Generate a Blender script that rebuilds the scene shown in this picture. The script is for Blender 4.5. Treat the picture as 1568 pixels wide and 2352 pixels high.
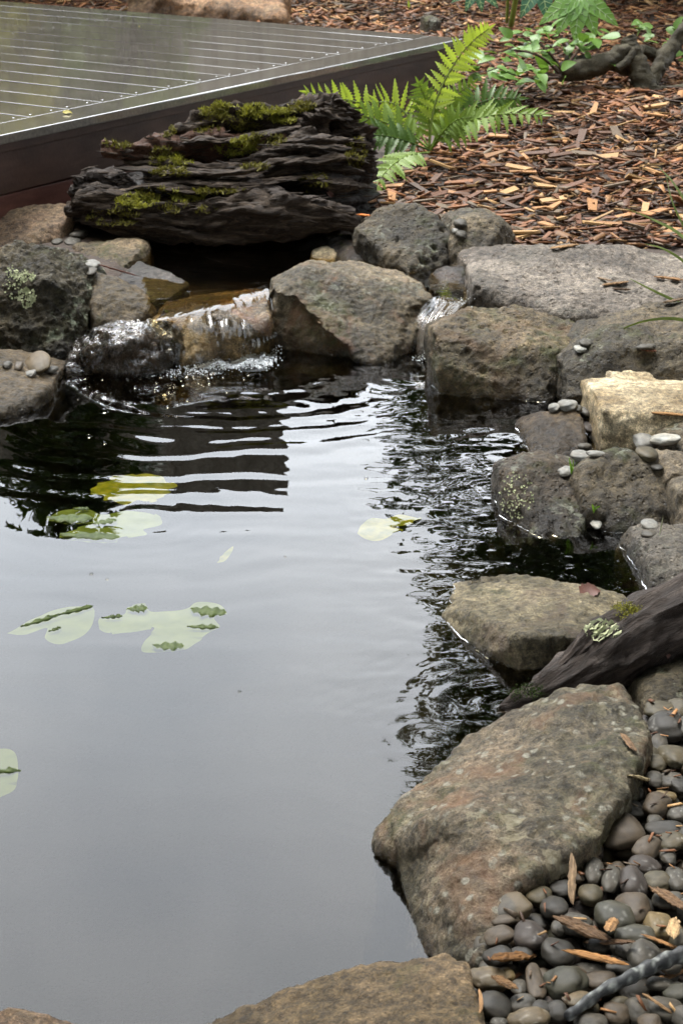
import bpy, bmesh, math, random
import numpy as np
from mathutils import Vector, Matrix, Euler
from mathutils.bvhtree import BVHTree

random.seed(7)
RNG = np.random.default_rng(11)
SC = bpy.context.scene
for _o in list(bpy.data.objects):
    bpy.data.objects.remove(_o)

# ------------------------------------------------------------------ camera
CAM_Z, PITCH, FPX = 1.40, math.radians(21.0), 4389.0     # FPX: focal length for a 1568 x 2352 frame
cam_d = bpy.data.cameras.new('camera')
cam = bpy.data.objects.new('camera', cam_d)
SC.collection.objects.link(cam)
cam.location = (0, 0, CAM_Z)
cam.rotation_euler = (math.pi / 2 - PITCH, 0, 0)
cam_d.sensor_fit = 'VERTICAL'
cam_d.angle = 2 * math.atan(1176.0 / FPX)
cam_d.clip_start = 0.05
cam_d.clip_end = 2000
cam_d.dof.use_dof = True
cam_d.dof.focus_distance = 3.4
cam_d.dof.aperture_fstop = 13.0
SC.camera = cam

# ------------------------------------------------------------------ sky, sun, exposure
SUN_EL, SUN_ROT = math.radians(62), math.radians(-25)
world = bpy.data.worlds.new('World')
SC.world = world
world.use_nodes = True
wn = world.node_tree
wn.nodes.clear()
w_out = wn.nodes.new('ShaderNodeOutputWorld')
w_bg = wn.nodes.new('ShaderNodeBackground')
w_sky = wn.nodes.new('ShaderNodeTexSky')
w_sky.sky_type = 'NISHITA'
w_sky.sun_disc = False
w_sky.sun_elevation = SUN_EL
w_sky.sun_rotation = SUN_ROT
w_sky.dust_density = 4.0
w_hsv = wn.nodes.new('ShaderNodeHueSaturation')
w_hsv.inputs['Saturation'].default_value = 0.25
w_tc = wn.nodes.new('ShaderNodeTexCoord')
w_n = wn.nodes.new('ShaderNodeTexNoise')          # broad soft cloud cover
w_n.inputs['Scale'].default_value = 4.5
w_n.inputs['Detail'].default_value = 5
w_n.inputs['Roughness'].default_value = 0.5
w_r = wn.nodes.new('ShaderNodeValToRGB')
w_r.color_ramp.elements[0].position = 0.35
w_r.color_ramp.elements[0].color = (4.0, 4.4, 4.85, 1)
w_r.color_ramp.elements[1].position = 0.68
w_r.color_ramp.elements[1].color = (6.3, 6.55, 6.8, 1)
w_m = wn.nodes.new('ShaderNodeMixRGB')
w_m.inputs[0].default_value = 0.8
wn.links.new(w_tc.outputs['Generated'], w_n.inputs['Vector'])
wn.links.new(w_n.outputs['Fac'], w_r.inputs['Fac'])
wn.links.new(w_sky.outputs['Color'], w_hsv.inputs['Color'])
wn.links.new(w_hsv.outputs['Color'], w_m.inputs[1])
wn.links.new(w_r.outputs['Color'], w_m.inputs[2])
wn.links.new(w_m.outputs['Color'], w_bg.inputs['Color'])
w_bg.inputs['Strength'].default_value = 0.10
wn.links.new(w_bg.outputs[0], w_out.inputs['Surface'])

sun_d = bpy.data.lights.new('sun', 'SUN')
sun_d.energy = 0.5
sun_d.angle = math.radians(25)
sun_d.color = (1.0, 0.97, 0.92)
sun = bpy.data.objects.new('sun', sun_d)
SC.collection.objects.link(sun)
_sd = Vector((math.sin(SUN_ROT) * math.cos(SUN_EL), math.cos(SUN_ROT) * math.cos(SUN_EL), math.sin(SUN_EL)))
sun.rotation_euler = (-_sd).to_track_quat('-Z', 'Y').to_euler()
sun.location = (0, 0, 20)

SC.view_settings.view_transform = 'Standard'
SC.view_settings.look = 'None'
SC.view_settings.gamma = 1
SC.view_settings.exposure = 3.3
SC.view_settings.use_curve_mapping = False
SC.render.engine = 'CYCLES'
SC.cycles.use_denoising = True
SC.cycles.max_bounces = 6
SC.cycles.diffuse_bounces = 2
SC.cycles.glossy_bounces = 3
SC.cycles.transmission_bounces = 4
SC.cycles.transparent_max_bounces = 10
SC.cycles.sample_clamp_indirect = 6.0

# ------------------------------------------------------------------ pixel rays -> places (design aid)
_F = Vector((0, math.cos(PITCH), -math.sin(PITCH)))
_U = Vector((0, math.sin(PITCH), math.cos(PITCH)))
_R = Vector((1, 0, 0))
CAMP = Vector((0, 0, CAM_Z))


def ray(u, v):
    return (_F * FPX + _R * (u - 784.0) + _U * (1176.0 - v)).normalized()


def PZ(u, v, z=0.0):
    d = ray(u, v)
    return CAMP + d * ((z - CAM_Z) / d.z)


def PY(u, v, y):
    d = ray(u, v)
    return CAMP + d * (y / d.y)


# ------------------------------------------------------------------ numpy noise
_perm = np.random.default_rng(3).permutation(256)
_perm = np.concatenate([_perm, _perm, _perm])
_grad = np.random.default_rng(5).normal(size=(256, 3))
_grad /= np.linalg.norm(_grad, axis=1)[:, None]


def perlin(p):
    p = np.asarray(p, dtype=np.float64)
    i = np.floor(p).astype(np.int64)
    f = p - i
    i &= 255
    w = f * f * f * (f * (f * 6 - 15) + 10)
    out = np.zeros(len(p))
    for dx in (0, 1):
        wx = w[:, 0] if dx else 1 - w[:, 0]
        for dy in (0, 1):
            wy = w[:, 1] if dy else 1 - w[:, 1]
            for dz in (0, 1):
                wz = w[:, 2] if dz else 1 - w[:, 2]
                h = _perm[_perm[_perm[i[:, 0] + dx] + i[:, 1] + dy] + i[:, 2] + dz]
                g = _grad[h]
                dot = g[:, 0] * (f[:, 0] - dx) + g[:, 1] * (f[:, 1] - dy) + g[:, 2] * (f[:, 2] - dz)
                out += wx * wy * wz * dot
    return out * 1.6


def fbm(p, octaves=4, rough=0.5):
    p = np.asarray(p, dtype=np.float64)
    a, s, out = 1.0, 1.0, np.zeros(len(p))
    for k in range(octaves):
        out += a * perlin(p * s + k * 17.3)
        a *= rough
        s *= 2.03
    return out


def worley(p):
    """distance to the nearest feature point and that point's random value"""
    p = np.asarray(p, dtype=np.float64)
    i0 = np.floor(p).astype(np.int64)
    best = np.full(len(p), 9.0)
    val = np.zeros(len(p))
    for dx in (-1, 0, 1):
        for dy in (-1, 0, 1):
            for dz in (-1, 0, 1):
                c = i0 + np.array([dx, dy, dz])
                cc = c & 255
                h = _perm[_perm[_perm[cc[:, 0]] + cc[:, 1]] + cc[:, 2]]
                q = c + (np.stack([_perm[h], _perm[h + 91], _perm[h + 181]], 1) / 255.0)
                d = np.linalg.norm(q - p, axis=1)
                m = d < best
                best = np.where(m, d, best)
                val = np.where(m, _perm[h + 37] / 255.0, val)
    return best, val


def sstep(a, b, x):
    t = np.clip((np.asarray(x, dtype=np.float64) - a) / (b - a), 0, 1)
    return t * t * (3 - 2 * t)


# ------------------------------------------------------------------ object helpers
def link(o, parent=None):
    SC.collection.objects.link(o)
    if parent is not None:
        o.parent = parent
    return o


def tag(o, label=None, cat=None, group=None, kind=None):
    if label:
        o['label'] = label
    if cat:
        o['category'] = cat
    if group:
        o['group'] = group
    if kind:
        o['kind'] = kind
    return o


def empty(name, loc, label=None, cat=None, group=None):
    o = bpy.data.objects.new(name, None)
    o.location = loc
    o.empty_display_size = 0.05
    link(o)
    return tag(o, label, cat, group)


def mesh_np(name, verts, faces, smooth=True):
    """mesh from an (n,3) array and an (m,k) array / list of faces"""
    me = bpy.data.meshes.new(name)
    verts = np.asarray(verts, dtype=np.float32)
    if isinstance(faces, np.ndarray):
        m, k = faces.shape
        me.vertices.add(len(verts))
        me.vertices.foreach_set('co', verts.ravel())
        me.loops.add(m * k)
        me.loops.foreach_set('vertex_index', faces.astype(np.int32).ravel())
        me.polygons.add(m)
        me.polygons.foreach_set('loop_start', np.arange(0, m * k, k, dtype=np.int32))
        me.update(calc_edges=True)
    else:
        me.from_pydata([tuple(map(float, v)) for v in verts], [], [tuple(map(int, f)) for f in faces])
        me.update()
    if smooth:
        me.polygons.foreach_set('use_smooth', np.ones(len(me.polygons), dtype=bool))
    return me


def obj(name, me, material, parent=None, loc=None):
    o = bpy.data.objects.new(name, me)
    if material is not None and len(me.materials) == 0:
        me.materials.append(material)
    if loc is not None:
        o.location = loc
    return link(o, parent)


def tint(me, cols):
    """per-vertex colour attribute 'tint' (n,3)"""
    a = me.attributes.new('tint', 'FLOAT_COLOR', 'POINT')
    c = np.ones((len(me.vertices), 4), dtype=np.float32)
    c[:, :3] = cols
    a.data.foreach_set('color', c.ravel())


def coords(me):
    c = np.empty(len(me.vertices) * 3, dtype=np.float32)
    me.vertices.foreach_get('co', c)
    return c.reshape(-1, 3).astype(np.float64)


def normals(me):
    c = np.empty(len(me.vertices) * 3, dtype=np.float32)
    me.vertex_normals.foreach_get('vector', c)
    return c.reshape(-1, 3).astype(np.float64)


def tube_arrays(pts, radii, seg=10, flat=1.0, twist=0.0, cap=True):
    """tapered tube along a polyline (catmull-smoothed by the caller)"""
    pts = [Vector(p) for p in pts]
    n = len(pts)
    V, F = [], []
    ref = Vector((0, 0, 1))
    for i, p in enumerate(pts):
        t = (pts[min(i + 1, n - 1)] - pts[max(i - 1, 0)]).normalized()
        a = t.cross(ref)
        if a.length < 0.05:
            a = t.cross(Vector((0, 1, 0)))
        a.normalize()
        b = a.cross(t).normalized()
        for k in range(seg):
            an = 2 * math.pi * k / seg + twist * i
            V.append(p + (a * math.cos(an) + b * math.sin(an) * flat) * radii[i])
    for i in range(n - 1):
        for k in range(seg):
            k2 = (k + 1) % seg
            F.append((i * seg + k, i * seg + k2, (i + 1) * seg + k2, (i + 1) * seg + k))
    if cap:
        for base, rev in ((0, True), ((n - 1) * seg, False)):
            c = sum((V[base + k] for k in range(seg)), Vector()) / seg
            V.append(c)
            ci = len(V) - 1
            for k in range(seg):
                k2 = (k + 1) % seg
                F.append((ci, base + k2, base + k) if rev else (ci, base + k, base + k2))
    return V, F


def spline(pts, n):
    """catmull-rom through pts (any dimension) with n samples"""
    P = np.asarray(pts, dtype=np.float64)
    m = len(P)
    out = []
    for s in np.linspace(0, m - 1, n):
        i = min(int(s), m - 2)
        t = s - i
        p0, p1, p2, p3 = P[max(i - 1, 0)], P[i], P[i + 1], P[min(i + 2, m - 1)]
        out.append(0.5 * (2 * p1 + (p2 - p0) * t + (2 * p0 - 5 * p1 + 4 * p2 - p3) * t * t + (3 * p1 - p0 - 3 * p2 + p3) * t ** 3))
    return np.array(out)


def sdist(poly, x, y):
    """signed distance to a closed polygon, negative inside (arrays)"""
    x = np.asarray(x, dtype=np.float64)
    y = np.asarray(y, dtype=np.float64)
    d = np.full(x.shape, 1e9)
    ins = np.zeros(x.shape, dtype=bool)
    n = len(poly)
    for i in range(n):
        ax, ay = poly[i]
        bx, by = poly[(i + 1) % n]
        ex, ey = bx - ax, by - ay
        t = np.clip(((x - ax) * ex + (y - ay) * ey) / (ex * ex + ey * ey + 1e-12), 0, 1)
        d = np.minimum(d, np.hypot(x - ax - t * ex, y - ay - t * ey))
        c = ((ay > y) != (by > y)) & (x < (bx - ax) * (y - ay) / (by - ay + 1e-12) + ax)
        ins ^= c
    return np.where(ins, -d, d)


# ------------------------------------------------------------------ material helpers
class M:
    def __init__(self, name, rough=0.6, spec=0.5):
        self.m = bpy.data.materials.new(name)
        self.m.use_nodes = True
        self.t = self.m.node_tree
        self.b = self.t.nodes['Principled BSDF']
        self.out = self.t.nodes['Material Output']
        self.b.inputs['Roughness'].default_value = rough
        self.b.inputs['Specular IOR Level'].default_value = spec
        self._tc = None
        self.seed = None

    def n(self, typ, **kw):
        nd = self.t.nodes.new(typ)
        for k, v in kw.items():
            setattr(nd, k, v)
        return nd

    def l(self, a, b):
        self.t.links.new(a, b)

    def co(self, scale=(1, 1, 1), per_object=True):
        """object coordinates, shifted per object"""
        if self._tc is None:
            tc = self.n('ShaderNodeTexCoord')
            if per_object:
                oi = self.n('ShaderNodeObjectInfo')
                mu = self.n('ShaderNodeMath', operation='MULTIPLY')
                mu.inputs[1].default_value = 37.0
                self.l(oi.outputs['Random'], mu.inputs[0])
                ad = self.n('ShaderNodeVectorMath', operation='ADD')
                self.l(tc.outputs['Object'], ad.inputs[0])
                self.l(mu.outputs[0], ad.inputs[1])
                self._tc = ad.outputs[0]
            else:
                self._tc = tc.outputs['Object']
        if tuple(scale) == (1, 1, 1):
            return self._tc
        mp = self.n('ShaderNodeVectorMath', operation='MULTIPLY')
        mp.inputs[1].default_value = scale
        self.l(self._tc, mp.inputs[0])
        return mp.outputs[0]

    def noise(self, scale, detail=4, rough=0.55, dist=0.0, stretch=(1, 1, 1)):
        nd = self.n('ShaderNodeTexNoise')
        nd.inputs['Scale'].default_value = scale
        nd.inputs['Detail'].default_value = detail
        nd.inputs['Roughness'].default_value = rough
        nd.inputs['Distortion'].default_value = dist
        self.l(self.co(stretch), nd.inputs['Vector'])
        return nd.outputs['Fac']

    def voro(self, scale, feature='F1', rand=1.0, out='Distance'):
        nd = self.n('ShaderNodeTexVoronoi', feature=feature)
        nd.inputs['Scale'].default_value = scale
        nd.inputs['Randomness'].default_value = rand
        self.l(self.co(), nd.inputs['Vector'])
        return nd.outputs[out]

    def ramp(self, fac, stops, interp='LINEAR'):
        nd = self.n('ShaderNodeValToRGB')
        cr = nd.color_ramp
        cr.interpolation = interp
        while len(cr.elements) < len(stops):
            cr.elements.new(0.5)
        for e, (p, c) in zip(cr.elements, stops):
            e.position = p
            e.color = (c, c, c, 1) if isinstance(c, (int, float)) else (*c, 1)
        self.l(fac, nd.inputs['Fac'])
        return nd.outputs['Color']

    def mix(self, fac, a, b, mode='MIX'):
        nd = self.n('ShaderNodeMixRGB', blend_type=mode)
        for i, x in ((0, fac), (1, a), (2, b)):
            if isinstance(x, (int, float)):
                nd.inputs[i].default_value = x if i == 0 else (x, x, x, 1)
            elif isinstance(x, tuple):
                nd.inputs[i].default_value = (*x, 1)
            else:
                self.l(x, nd.inputs[i])
        return nd.outputs[0]

    def math(self, op, a, b=None, clamp=False):
        nd = self.n('ShaderNodeMath', operation=op)
        nd.use_clamp = clamp
        for i, x in ((0, a), (1, b)):
            if x is None:
                continue
            if isinstance(x, (int, float)):
                nd.inputs[i].default_value = x
            else:
                self.l(x, nd.inputs[i])
        return nd.outputs[0]

    def attr(self, name='tint'):
        nd = self.n('ShaderNodeAttribute', attribute_name=name)
        return nd.outputs['Color']

    def geo(self, out, axis):
        g = self.n('ShaderNodeNewGeometry')
        s = self.n('ShaderNodeSeparateXYZ')
        self.l(g.outputs[out], s.inputs[0])
        return s.outputs[axis]

    def rnd(self):
        return self.n('ShaderNodeObjectInfo').outputs['Random']

    def color(self, c):
        if isinstance(c, tuple):
            self.b.inputs['Base Color'].default_value = (*c, 1)
        else:
            self.l(c, self.b.inputs['Base Color'])

    def rough(self, r):
        if isinstance(r, (int, float)):
            self.b.inputs['Roughness'].default_value = r
        else:
            self.l(r, self.b.inputs['Roughness'])

    def bump(self, h, strength=0.5, dist=0.01, prev=None):
        nd = self.n('ShaderNodeBump')
        nd.inputs['Strength'].default_value = strength
        nd.inputs['Distance'].default_value = dist
        self.l(h, nd.inputs['Height'])
        if prev is not None:
            self.l(prev, nd.inputs['Normal'])
        self.l(nd.outputs[0], self.b.inputs['Normal'])
        return nd.outputs[0]

# ================================================================== materials
def rock_mat(name, c1, c2, c3, lichen=0.0, lichen_col=(0.42, 0.44, 0.34), moss=0.0, rough=0.55, speck=0.0, pits=0.0, strata=0.0,
             stain=None, wet=0.07, scale=1.0, spec=0.32, wet_rough=0.25, moss_col=(0.055, 0.06, 0.014)):
    m = M(name, rough, 0.32)
    big = m.noise(5.5 * scale, 5, 0.6, 0.4, (1, 1, 1 + strata * 4))
    col = m.ramp(big, [(0.36, c1), (0.5, c2), (0.64, c3)])
    fine = m.noise(60 * scale, 6, 0.75)
    col = m.mix(0.85, col, m.ramp(fine, [(0.37, 0.28), (0.5, 0.92), (0.64, 1.75)]), 'MULTIPLY')
    grain = m.noise(260 * scale, 3, 0.8)
    col = m.mix(0.62, col, m.ramp(grain, [(0.36, 0.35), (0.5, 0.95), (0.65, 1.9)]), 'MULTIPLY')
    patch = m.noise(2.6 * scale, 3, 0.6, 0.6)
    col = m.mix(0.8, col, m.ramp(patch, [(0.38, (0.60, 0.58, 0.48)), (0.5, (1.06, 1.0, 0.88)), (0.62, (1.48, 1.40, 1.24))]), 'MULTIPLY')
    if stain:
        st = m.ramp(m.noise(7 * scale, 4, 0.6, 0.8), [(0.52, 0.0), (0.66, 1.0)])
        col = m.mix(st, col, m.mix(0.6, col, stain))
    if speck:
        v = m.voro(48 * scale, out='Distance')
        sp = m.ramp(v, [(0.20, 1.0), (0.34, 0.0)])
        on = m.ramp(m.noise(13 * scale, 5, 0.7), [(0.44, 0.0), (0.54, 1.0)])
        col = m.mix(m.math('MULTIPLY', m.math('MULTIPLY', sp, on), speck), col, m.ramp(grain, [(0.35, (0.20, 0.19, 0.14)), (0.65, (0.46, 0.44, 0.35))]))
    if moss:
        mo = m.ramp(m.noise(9 * scale, 7, 0.72, 0.6), [(0.64 - 0.26 * moss, 0.0), (0.78 - 0.26 * moss, 1.0)])
        col = m.mix(m.math('MULTIPLY', mo, 0.8), col, m.ramp(fine, [(0.3, tuple(c * 0.5 for c in moss_col)), (0.7, tuple(c * 1.7 for c in moss_col))]))
    if lichen:
        lv = m.noise(26 * scale, 5, 0.7, 0.5)
        lz = m.ramp(m.noise(4.5 * scale, 2), [(0.50, 0.0), (0.62, 1.0)])
        lf = m.math('MULTIPLY', m.ramp(lv, [(0.58 - 0.05 * lichen, 0.0), (0.62 - 0.05 * lichen, 1.0)]), lz)
        col = m.mix(m.math('MULTIPLY', lf, min(1.0, lichen)), col, lichen_col)
    # damp band next to the water
    z = m.geo('Position', 2)
    wz = m.math('SUBTRACT', z, m.math('MULTIPLY', m.math('SUBTRACT', m.noise(14, 3), 0.5), 0.06))
    wf = m.ramp(wz, [(0.0, 1.0), (max(wet, 0.005), 0.0)])
    col = m.mix(wf, col, m.mix(1.0, col, (0.38, 0.36, 0.30), 'MULTIPLY'))
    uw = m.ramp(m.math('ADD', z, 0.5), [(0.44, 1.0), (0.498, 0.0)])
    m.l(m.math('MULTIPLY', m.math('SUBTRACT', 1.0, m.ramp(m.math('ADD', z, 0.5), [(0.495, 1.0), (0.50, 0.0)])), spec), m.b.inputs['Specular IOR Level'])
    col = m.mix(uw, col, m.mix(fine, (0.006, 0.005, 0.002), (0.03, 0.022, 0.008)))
    m.color(col)
    m.rough(m.mix(wf, m.ramp(fine, [(0.3, rough - 0.15), (0.7, rough + 0.12)]), wet_rough))
    nb = m.bump(m.noise(34 * scale, 8, 0.75), 0.85, 0.025)
    nb = m.bump(grain, 0.8, 0.004, nb)
    if pits:
        pv = m.ramp(m.voro(70 * scale), [(0.10, 0.0), (0.30, 1.0)])
        nb = m.bump(pv, 0.8 * pits, 0.006, nb)
    return m.m


MAT = {}
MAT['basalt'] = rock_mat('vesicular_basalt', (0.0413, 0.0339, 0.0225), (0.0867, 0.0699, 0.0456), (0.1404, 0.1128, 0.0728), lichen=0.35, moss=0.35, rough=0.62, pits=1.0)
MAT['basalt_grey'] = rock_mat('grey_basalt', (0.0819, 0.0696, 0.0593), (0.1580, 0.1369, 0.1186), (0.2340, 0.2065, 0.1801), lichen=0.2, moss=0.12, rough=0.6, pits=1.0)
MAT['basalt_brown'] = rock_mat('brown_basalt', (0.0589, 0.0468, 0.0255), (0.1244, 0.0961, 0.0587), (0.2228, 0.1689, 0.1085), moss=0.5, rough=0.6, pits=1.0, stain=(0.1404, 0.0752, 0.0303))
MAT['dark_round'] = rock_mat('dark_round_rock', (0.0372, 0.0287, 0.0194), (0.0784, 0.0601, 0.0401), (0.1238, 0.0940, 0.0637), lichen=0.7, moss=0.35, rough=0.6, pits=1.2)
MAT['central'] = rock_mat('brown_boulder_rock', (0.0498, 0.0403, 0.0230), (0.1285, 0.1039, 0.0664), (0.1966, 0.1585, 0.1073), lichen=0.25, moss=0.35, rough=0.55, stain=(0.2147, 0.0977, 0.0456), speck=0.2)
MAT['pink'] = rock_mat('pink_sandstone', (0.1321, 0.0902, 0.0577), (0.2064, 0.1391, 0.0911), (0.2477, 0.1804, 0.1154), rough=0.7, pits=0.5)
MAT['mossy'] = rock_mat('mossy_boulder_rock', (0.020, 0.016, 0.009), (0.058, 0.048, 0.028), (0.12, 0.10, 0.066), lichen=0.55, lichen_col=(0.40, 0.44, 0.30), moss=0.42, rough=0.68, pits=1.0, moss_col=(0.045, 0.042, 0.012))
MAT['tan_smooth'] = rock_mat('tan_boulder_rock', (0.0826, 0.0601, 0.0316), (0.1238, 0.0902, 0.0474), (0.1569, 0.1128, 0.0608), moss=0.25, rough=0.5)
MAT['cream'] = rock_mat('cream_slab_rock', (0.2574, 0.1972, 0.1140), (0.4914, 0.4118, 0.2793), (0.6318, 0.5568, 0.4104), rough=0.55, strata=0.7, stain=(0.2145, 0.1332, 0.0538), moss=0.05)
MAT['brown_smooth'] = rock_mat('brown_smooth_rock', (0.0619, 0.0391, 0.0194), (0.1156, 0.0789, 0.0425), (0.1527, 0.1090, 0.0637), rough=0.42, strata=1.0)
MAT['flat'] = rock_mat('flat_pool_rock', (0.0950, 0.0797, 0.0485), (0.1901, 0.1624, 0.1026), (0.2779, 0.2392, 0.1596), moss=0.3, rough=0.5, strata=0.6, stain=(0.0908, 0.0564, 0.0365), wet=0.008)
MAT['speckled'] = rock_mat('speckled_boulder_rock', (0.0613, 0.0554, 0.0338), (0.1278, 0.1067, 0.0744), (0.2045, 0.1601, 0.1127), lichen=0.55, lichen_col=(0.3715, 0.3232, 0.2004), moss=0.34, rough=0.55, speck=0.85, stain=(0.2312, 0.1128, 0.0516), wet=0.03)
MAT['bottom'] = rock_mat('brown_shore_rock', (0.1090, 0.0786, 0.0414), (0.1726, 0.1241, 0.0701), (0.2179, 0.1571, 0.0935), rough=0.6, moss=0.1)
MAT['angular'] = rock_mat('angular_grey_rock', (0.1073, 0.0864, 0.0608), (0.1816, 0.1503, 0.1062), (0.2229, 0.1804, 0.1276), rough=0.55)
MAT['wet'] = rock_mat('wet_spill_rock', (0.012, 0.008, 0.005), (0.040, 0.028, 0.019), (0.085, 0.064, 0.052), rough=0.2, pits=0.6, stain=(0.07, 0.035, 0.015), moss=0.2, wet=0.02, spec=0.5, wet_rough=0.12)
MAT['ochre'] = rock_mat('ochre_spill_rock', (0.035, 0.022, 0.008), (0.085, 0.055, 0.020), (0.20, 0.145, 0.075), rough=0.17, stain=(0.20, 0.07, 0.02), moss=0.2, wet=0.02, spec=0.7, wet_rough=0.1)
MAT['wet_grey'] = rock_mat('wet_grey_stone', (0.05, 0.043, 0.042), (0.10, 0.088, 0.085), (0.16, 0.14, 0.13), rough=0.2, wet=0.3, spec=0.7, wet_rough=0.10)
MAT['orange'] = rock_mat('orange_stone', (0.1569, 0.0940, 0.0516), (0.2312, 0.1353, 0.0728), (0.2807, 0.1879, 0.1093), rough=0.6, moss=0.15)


def wood_mat(name, c1, c2, c3, rough=0.5, stretch=(1, 1, 1), scale=20, grain=False):
    m = M(name, rough, 0.14)
    if grain:
        m._tc = m.n('ShaderNodeAttribute', attribute_name='grain').outputs['Vector']
    g = m.noise(scale, 7, 0.7, 0.6, stretch)
    col = m.ramp(g, [(0.3, c1), (0.52, c2), (0.74, c3)])
    f = m.noise(scale * 7, 4, 0.75, 0, stretch)
    col = m.mix(0.6, col, m.ramp(f, [(0.3, 0.45), (0.7, 1.45)]), 'MULTIPLY')
    m.color(col)
    m.rough(m.ramp(g, [(0.3, rough - 0.18), (0.7, rough + 0.15)]))
    nb = m.bump(g, 0.9, 0.016)
    m.bump(f, 0.8, 0.004, nb)
    return m.m


MAT['log'] = wood_mat('rotten_log_wood', (0.008, 0.0055, 0.0038), (0.044, 0.030, 0.020), (0.17, 0.126, 0.088), 0.6, (0.10, 1, 1), 60, True)
MAT['log_core'] = wood_mat('rotten_log_heart', (0.006, 0.005, 0.004), (0.016, 0.013, 0.011), (0.04, 0.032, 0.026), 0.5, (0.35, 1, 1.8), 22)
MAT['log_red'] = wood_mat('rotten_red_wood', (0.02, 0.010, 0.006), (0.07, 0.033, 0.019), (0.16, 0.085, 0.052), 0.6, (0.2, 1, 1), 50, True)
MAT['drift'] = wood_mat('driftwood', (0.014, 0.0105, 0.0085), (0.052, 0.040, 0.033), (0.15, 0.12, 0.10), 0.55, (0.16, 1, 1), 60, True)
MAT['branch'] = wood_mat('grey_branch_bark', (0.022, 0.018, 0.010), (0.065, 0.055, 0.034), (0.15, 0.13, 0.085), 0.6, (0.5, 1, 1), 40, True)
MAT['bark'] = wood_mat('tree_bark', (0.02, 0.016, 0.012), (0.05, 0.04, 0.03), (0.09, 0.075, 0.055), 0.8, (2, 2, 0.4), 9)
MAT['twig'] = wood_mat('twig_bark', (0.03, 0.016, 0.010), (0.07, 0.038, 0.024), (0.11, 0.07, 0.05), 0.55, (1, 1, 1), 40)
MAT['fence'] = wood_mat('weathered_fence_timber', (0.15, 0.13, 0.10), (0.26, 0.225, 0.175), (0.34, 0.30, 0.24), 0.7, (3, 3, 0.25), 5)

# wet composite decking
m = M('wet_decking', 0.2, 0.5)
g = m.noise(7, 5, 0.6, 0.2, (1, 1, 1))
m.color(m.mix(0.5, m.ramp(g, [(0.3, (0.11, 0.10, 0.085)), (0.7, (0.17, 0.152, 0.13))]), m.ramp(m.noise(120, 3, 0.7), [(0.3, 0.5), (0.7, 1.4)]), 'MULTIPLY'))
m.rough(m.ramp(m.noise(4.5, 6, 0.7, 0.5), [(0.35, 0.06), (0.7, 0.16)]))
m.bump(m.noise(90, 3, 0.6), 0.10, 0.002)
m.b.inputs['Coat Weight'].default_value = 1.0
m.b.inputs['Coat Roughness'].default_value = 0.07
m.rough(0.3)
MAT['deck'] = m.m
m = M('fascia_timber', 0.5, 0.3)
g = m.noise(10, 6, 0.65, 0.3, (0.5, 0.5, 2))
m.color(m.ramp(g, [(0.3, (0.030, 0.015, 0.010)), (0.6, (0.058, 0.030, 0.021)), (0.8, (0.085, 0.045, 0.032))]))
m.bump(m.noise(70, 4, 0.7), 0.25, 0.004)
MAT['fascia'] = m.m
m = M('fascia_timber_red', 0.5, 0.3)
g = m.noise(10, 6, 0.65, 0.3, (0.5, 0.5, 2))
m.color(m.ramp(g, [(0.3, (0.055, 0.020, 0.014)), (0.6, (0.11, 0.043, 0.031)), (0.8, (0.15, 0.066, 0.048))]))
m.bump(m.noise(70, 4, 0.7), 0.25, 0.004)
MAT['fascia_red'] = m.m
m = M('screw_steel', 0.25)
m.color((0.6, 0.6, 0.58))
m.b.inputs['Metallic'].default_value = 1.0
MAT['steel'] = m.m

# soil
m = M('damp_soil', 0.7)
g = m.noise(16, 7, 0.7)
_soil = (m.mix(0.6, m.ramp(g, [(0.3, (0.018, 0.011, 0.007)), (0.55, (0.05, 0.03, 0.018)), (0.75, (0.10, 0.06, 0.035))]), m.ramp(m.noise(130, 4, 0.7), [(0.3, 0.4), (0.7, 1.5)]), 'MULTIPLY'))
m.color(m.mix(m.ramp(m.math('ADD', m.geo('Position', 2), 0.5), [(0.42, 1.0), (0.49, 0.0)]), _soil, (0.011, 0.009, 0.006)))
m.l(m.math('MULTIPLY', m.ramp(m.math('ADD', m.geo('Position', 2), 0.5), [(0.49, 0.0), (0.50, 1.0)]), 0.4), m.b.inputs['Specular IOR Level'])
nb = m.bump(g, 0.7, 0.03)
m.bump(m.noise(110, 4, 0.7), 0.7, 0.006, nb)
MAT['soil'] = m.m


def tint_mat(name, rough=0.55, grain=60, bump=0.5, stretch=(1, 1, 1), gdist=0.003, spec=0.5, var=0.45, lo=0.5, hi=1.4):
    m = M(name, rough, spec)
    g = m.noise(grain, 5, 0.7, 0.2, stretch)
    m.color(m.mix(var, m.attr(), m.ramp(g, [(0.3, lo), (0.7, hi)]), 'MULTIPLY'))
    m.bump(g, bump, gdist)
    return m


MAT['chip'] = tint_mat('wood_chip', 0.5, 90, 0.5, (1, 1, 1), spec=0.22).m
MAT['splinter'] = tint_mat('splintered_wood', 0.6, 260, 0.9, (0.10, 1, 1), spec=0.15, var=0.9, lo=0.25, hi=1.7, gdist=0.004).m
m = tint_mat('pebble_stone', 0.58, 55, 0.15, var=0.6, gdist=0.002, spec=0.25, lo=0.4, hi=1.5)
sp = m.ramp(m.noise(420, 2, 0.7), [(0.60, 0.0), (0.72, 1.0)])
MAT['pebble'] = m.m


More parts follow.
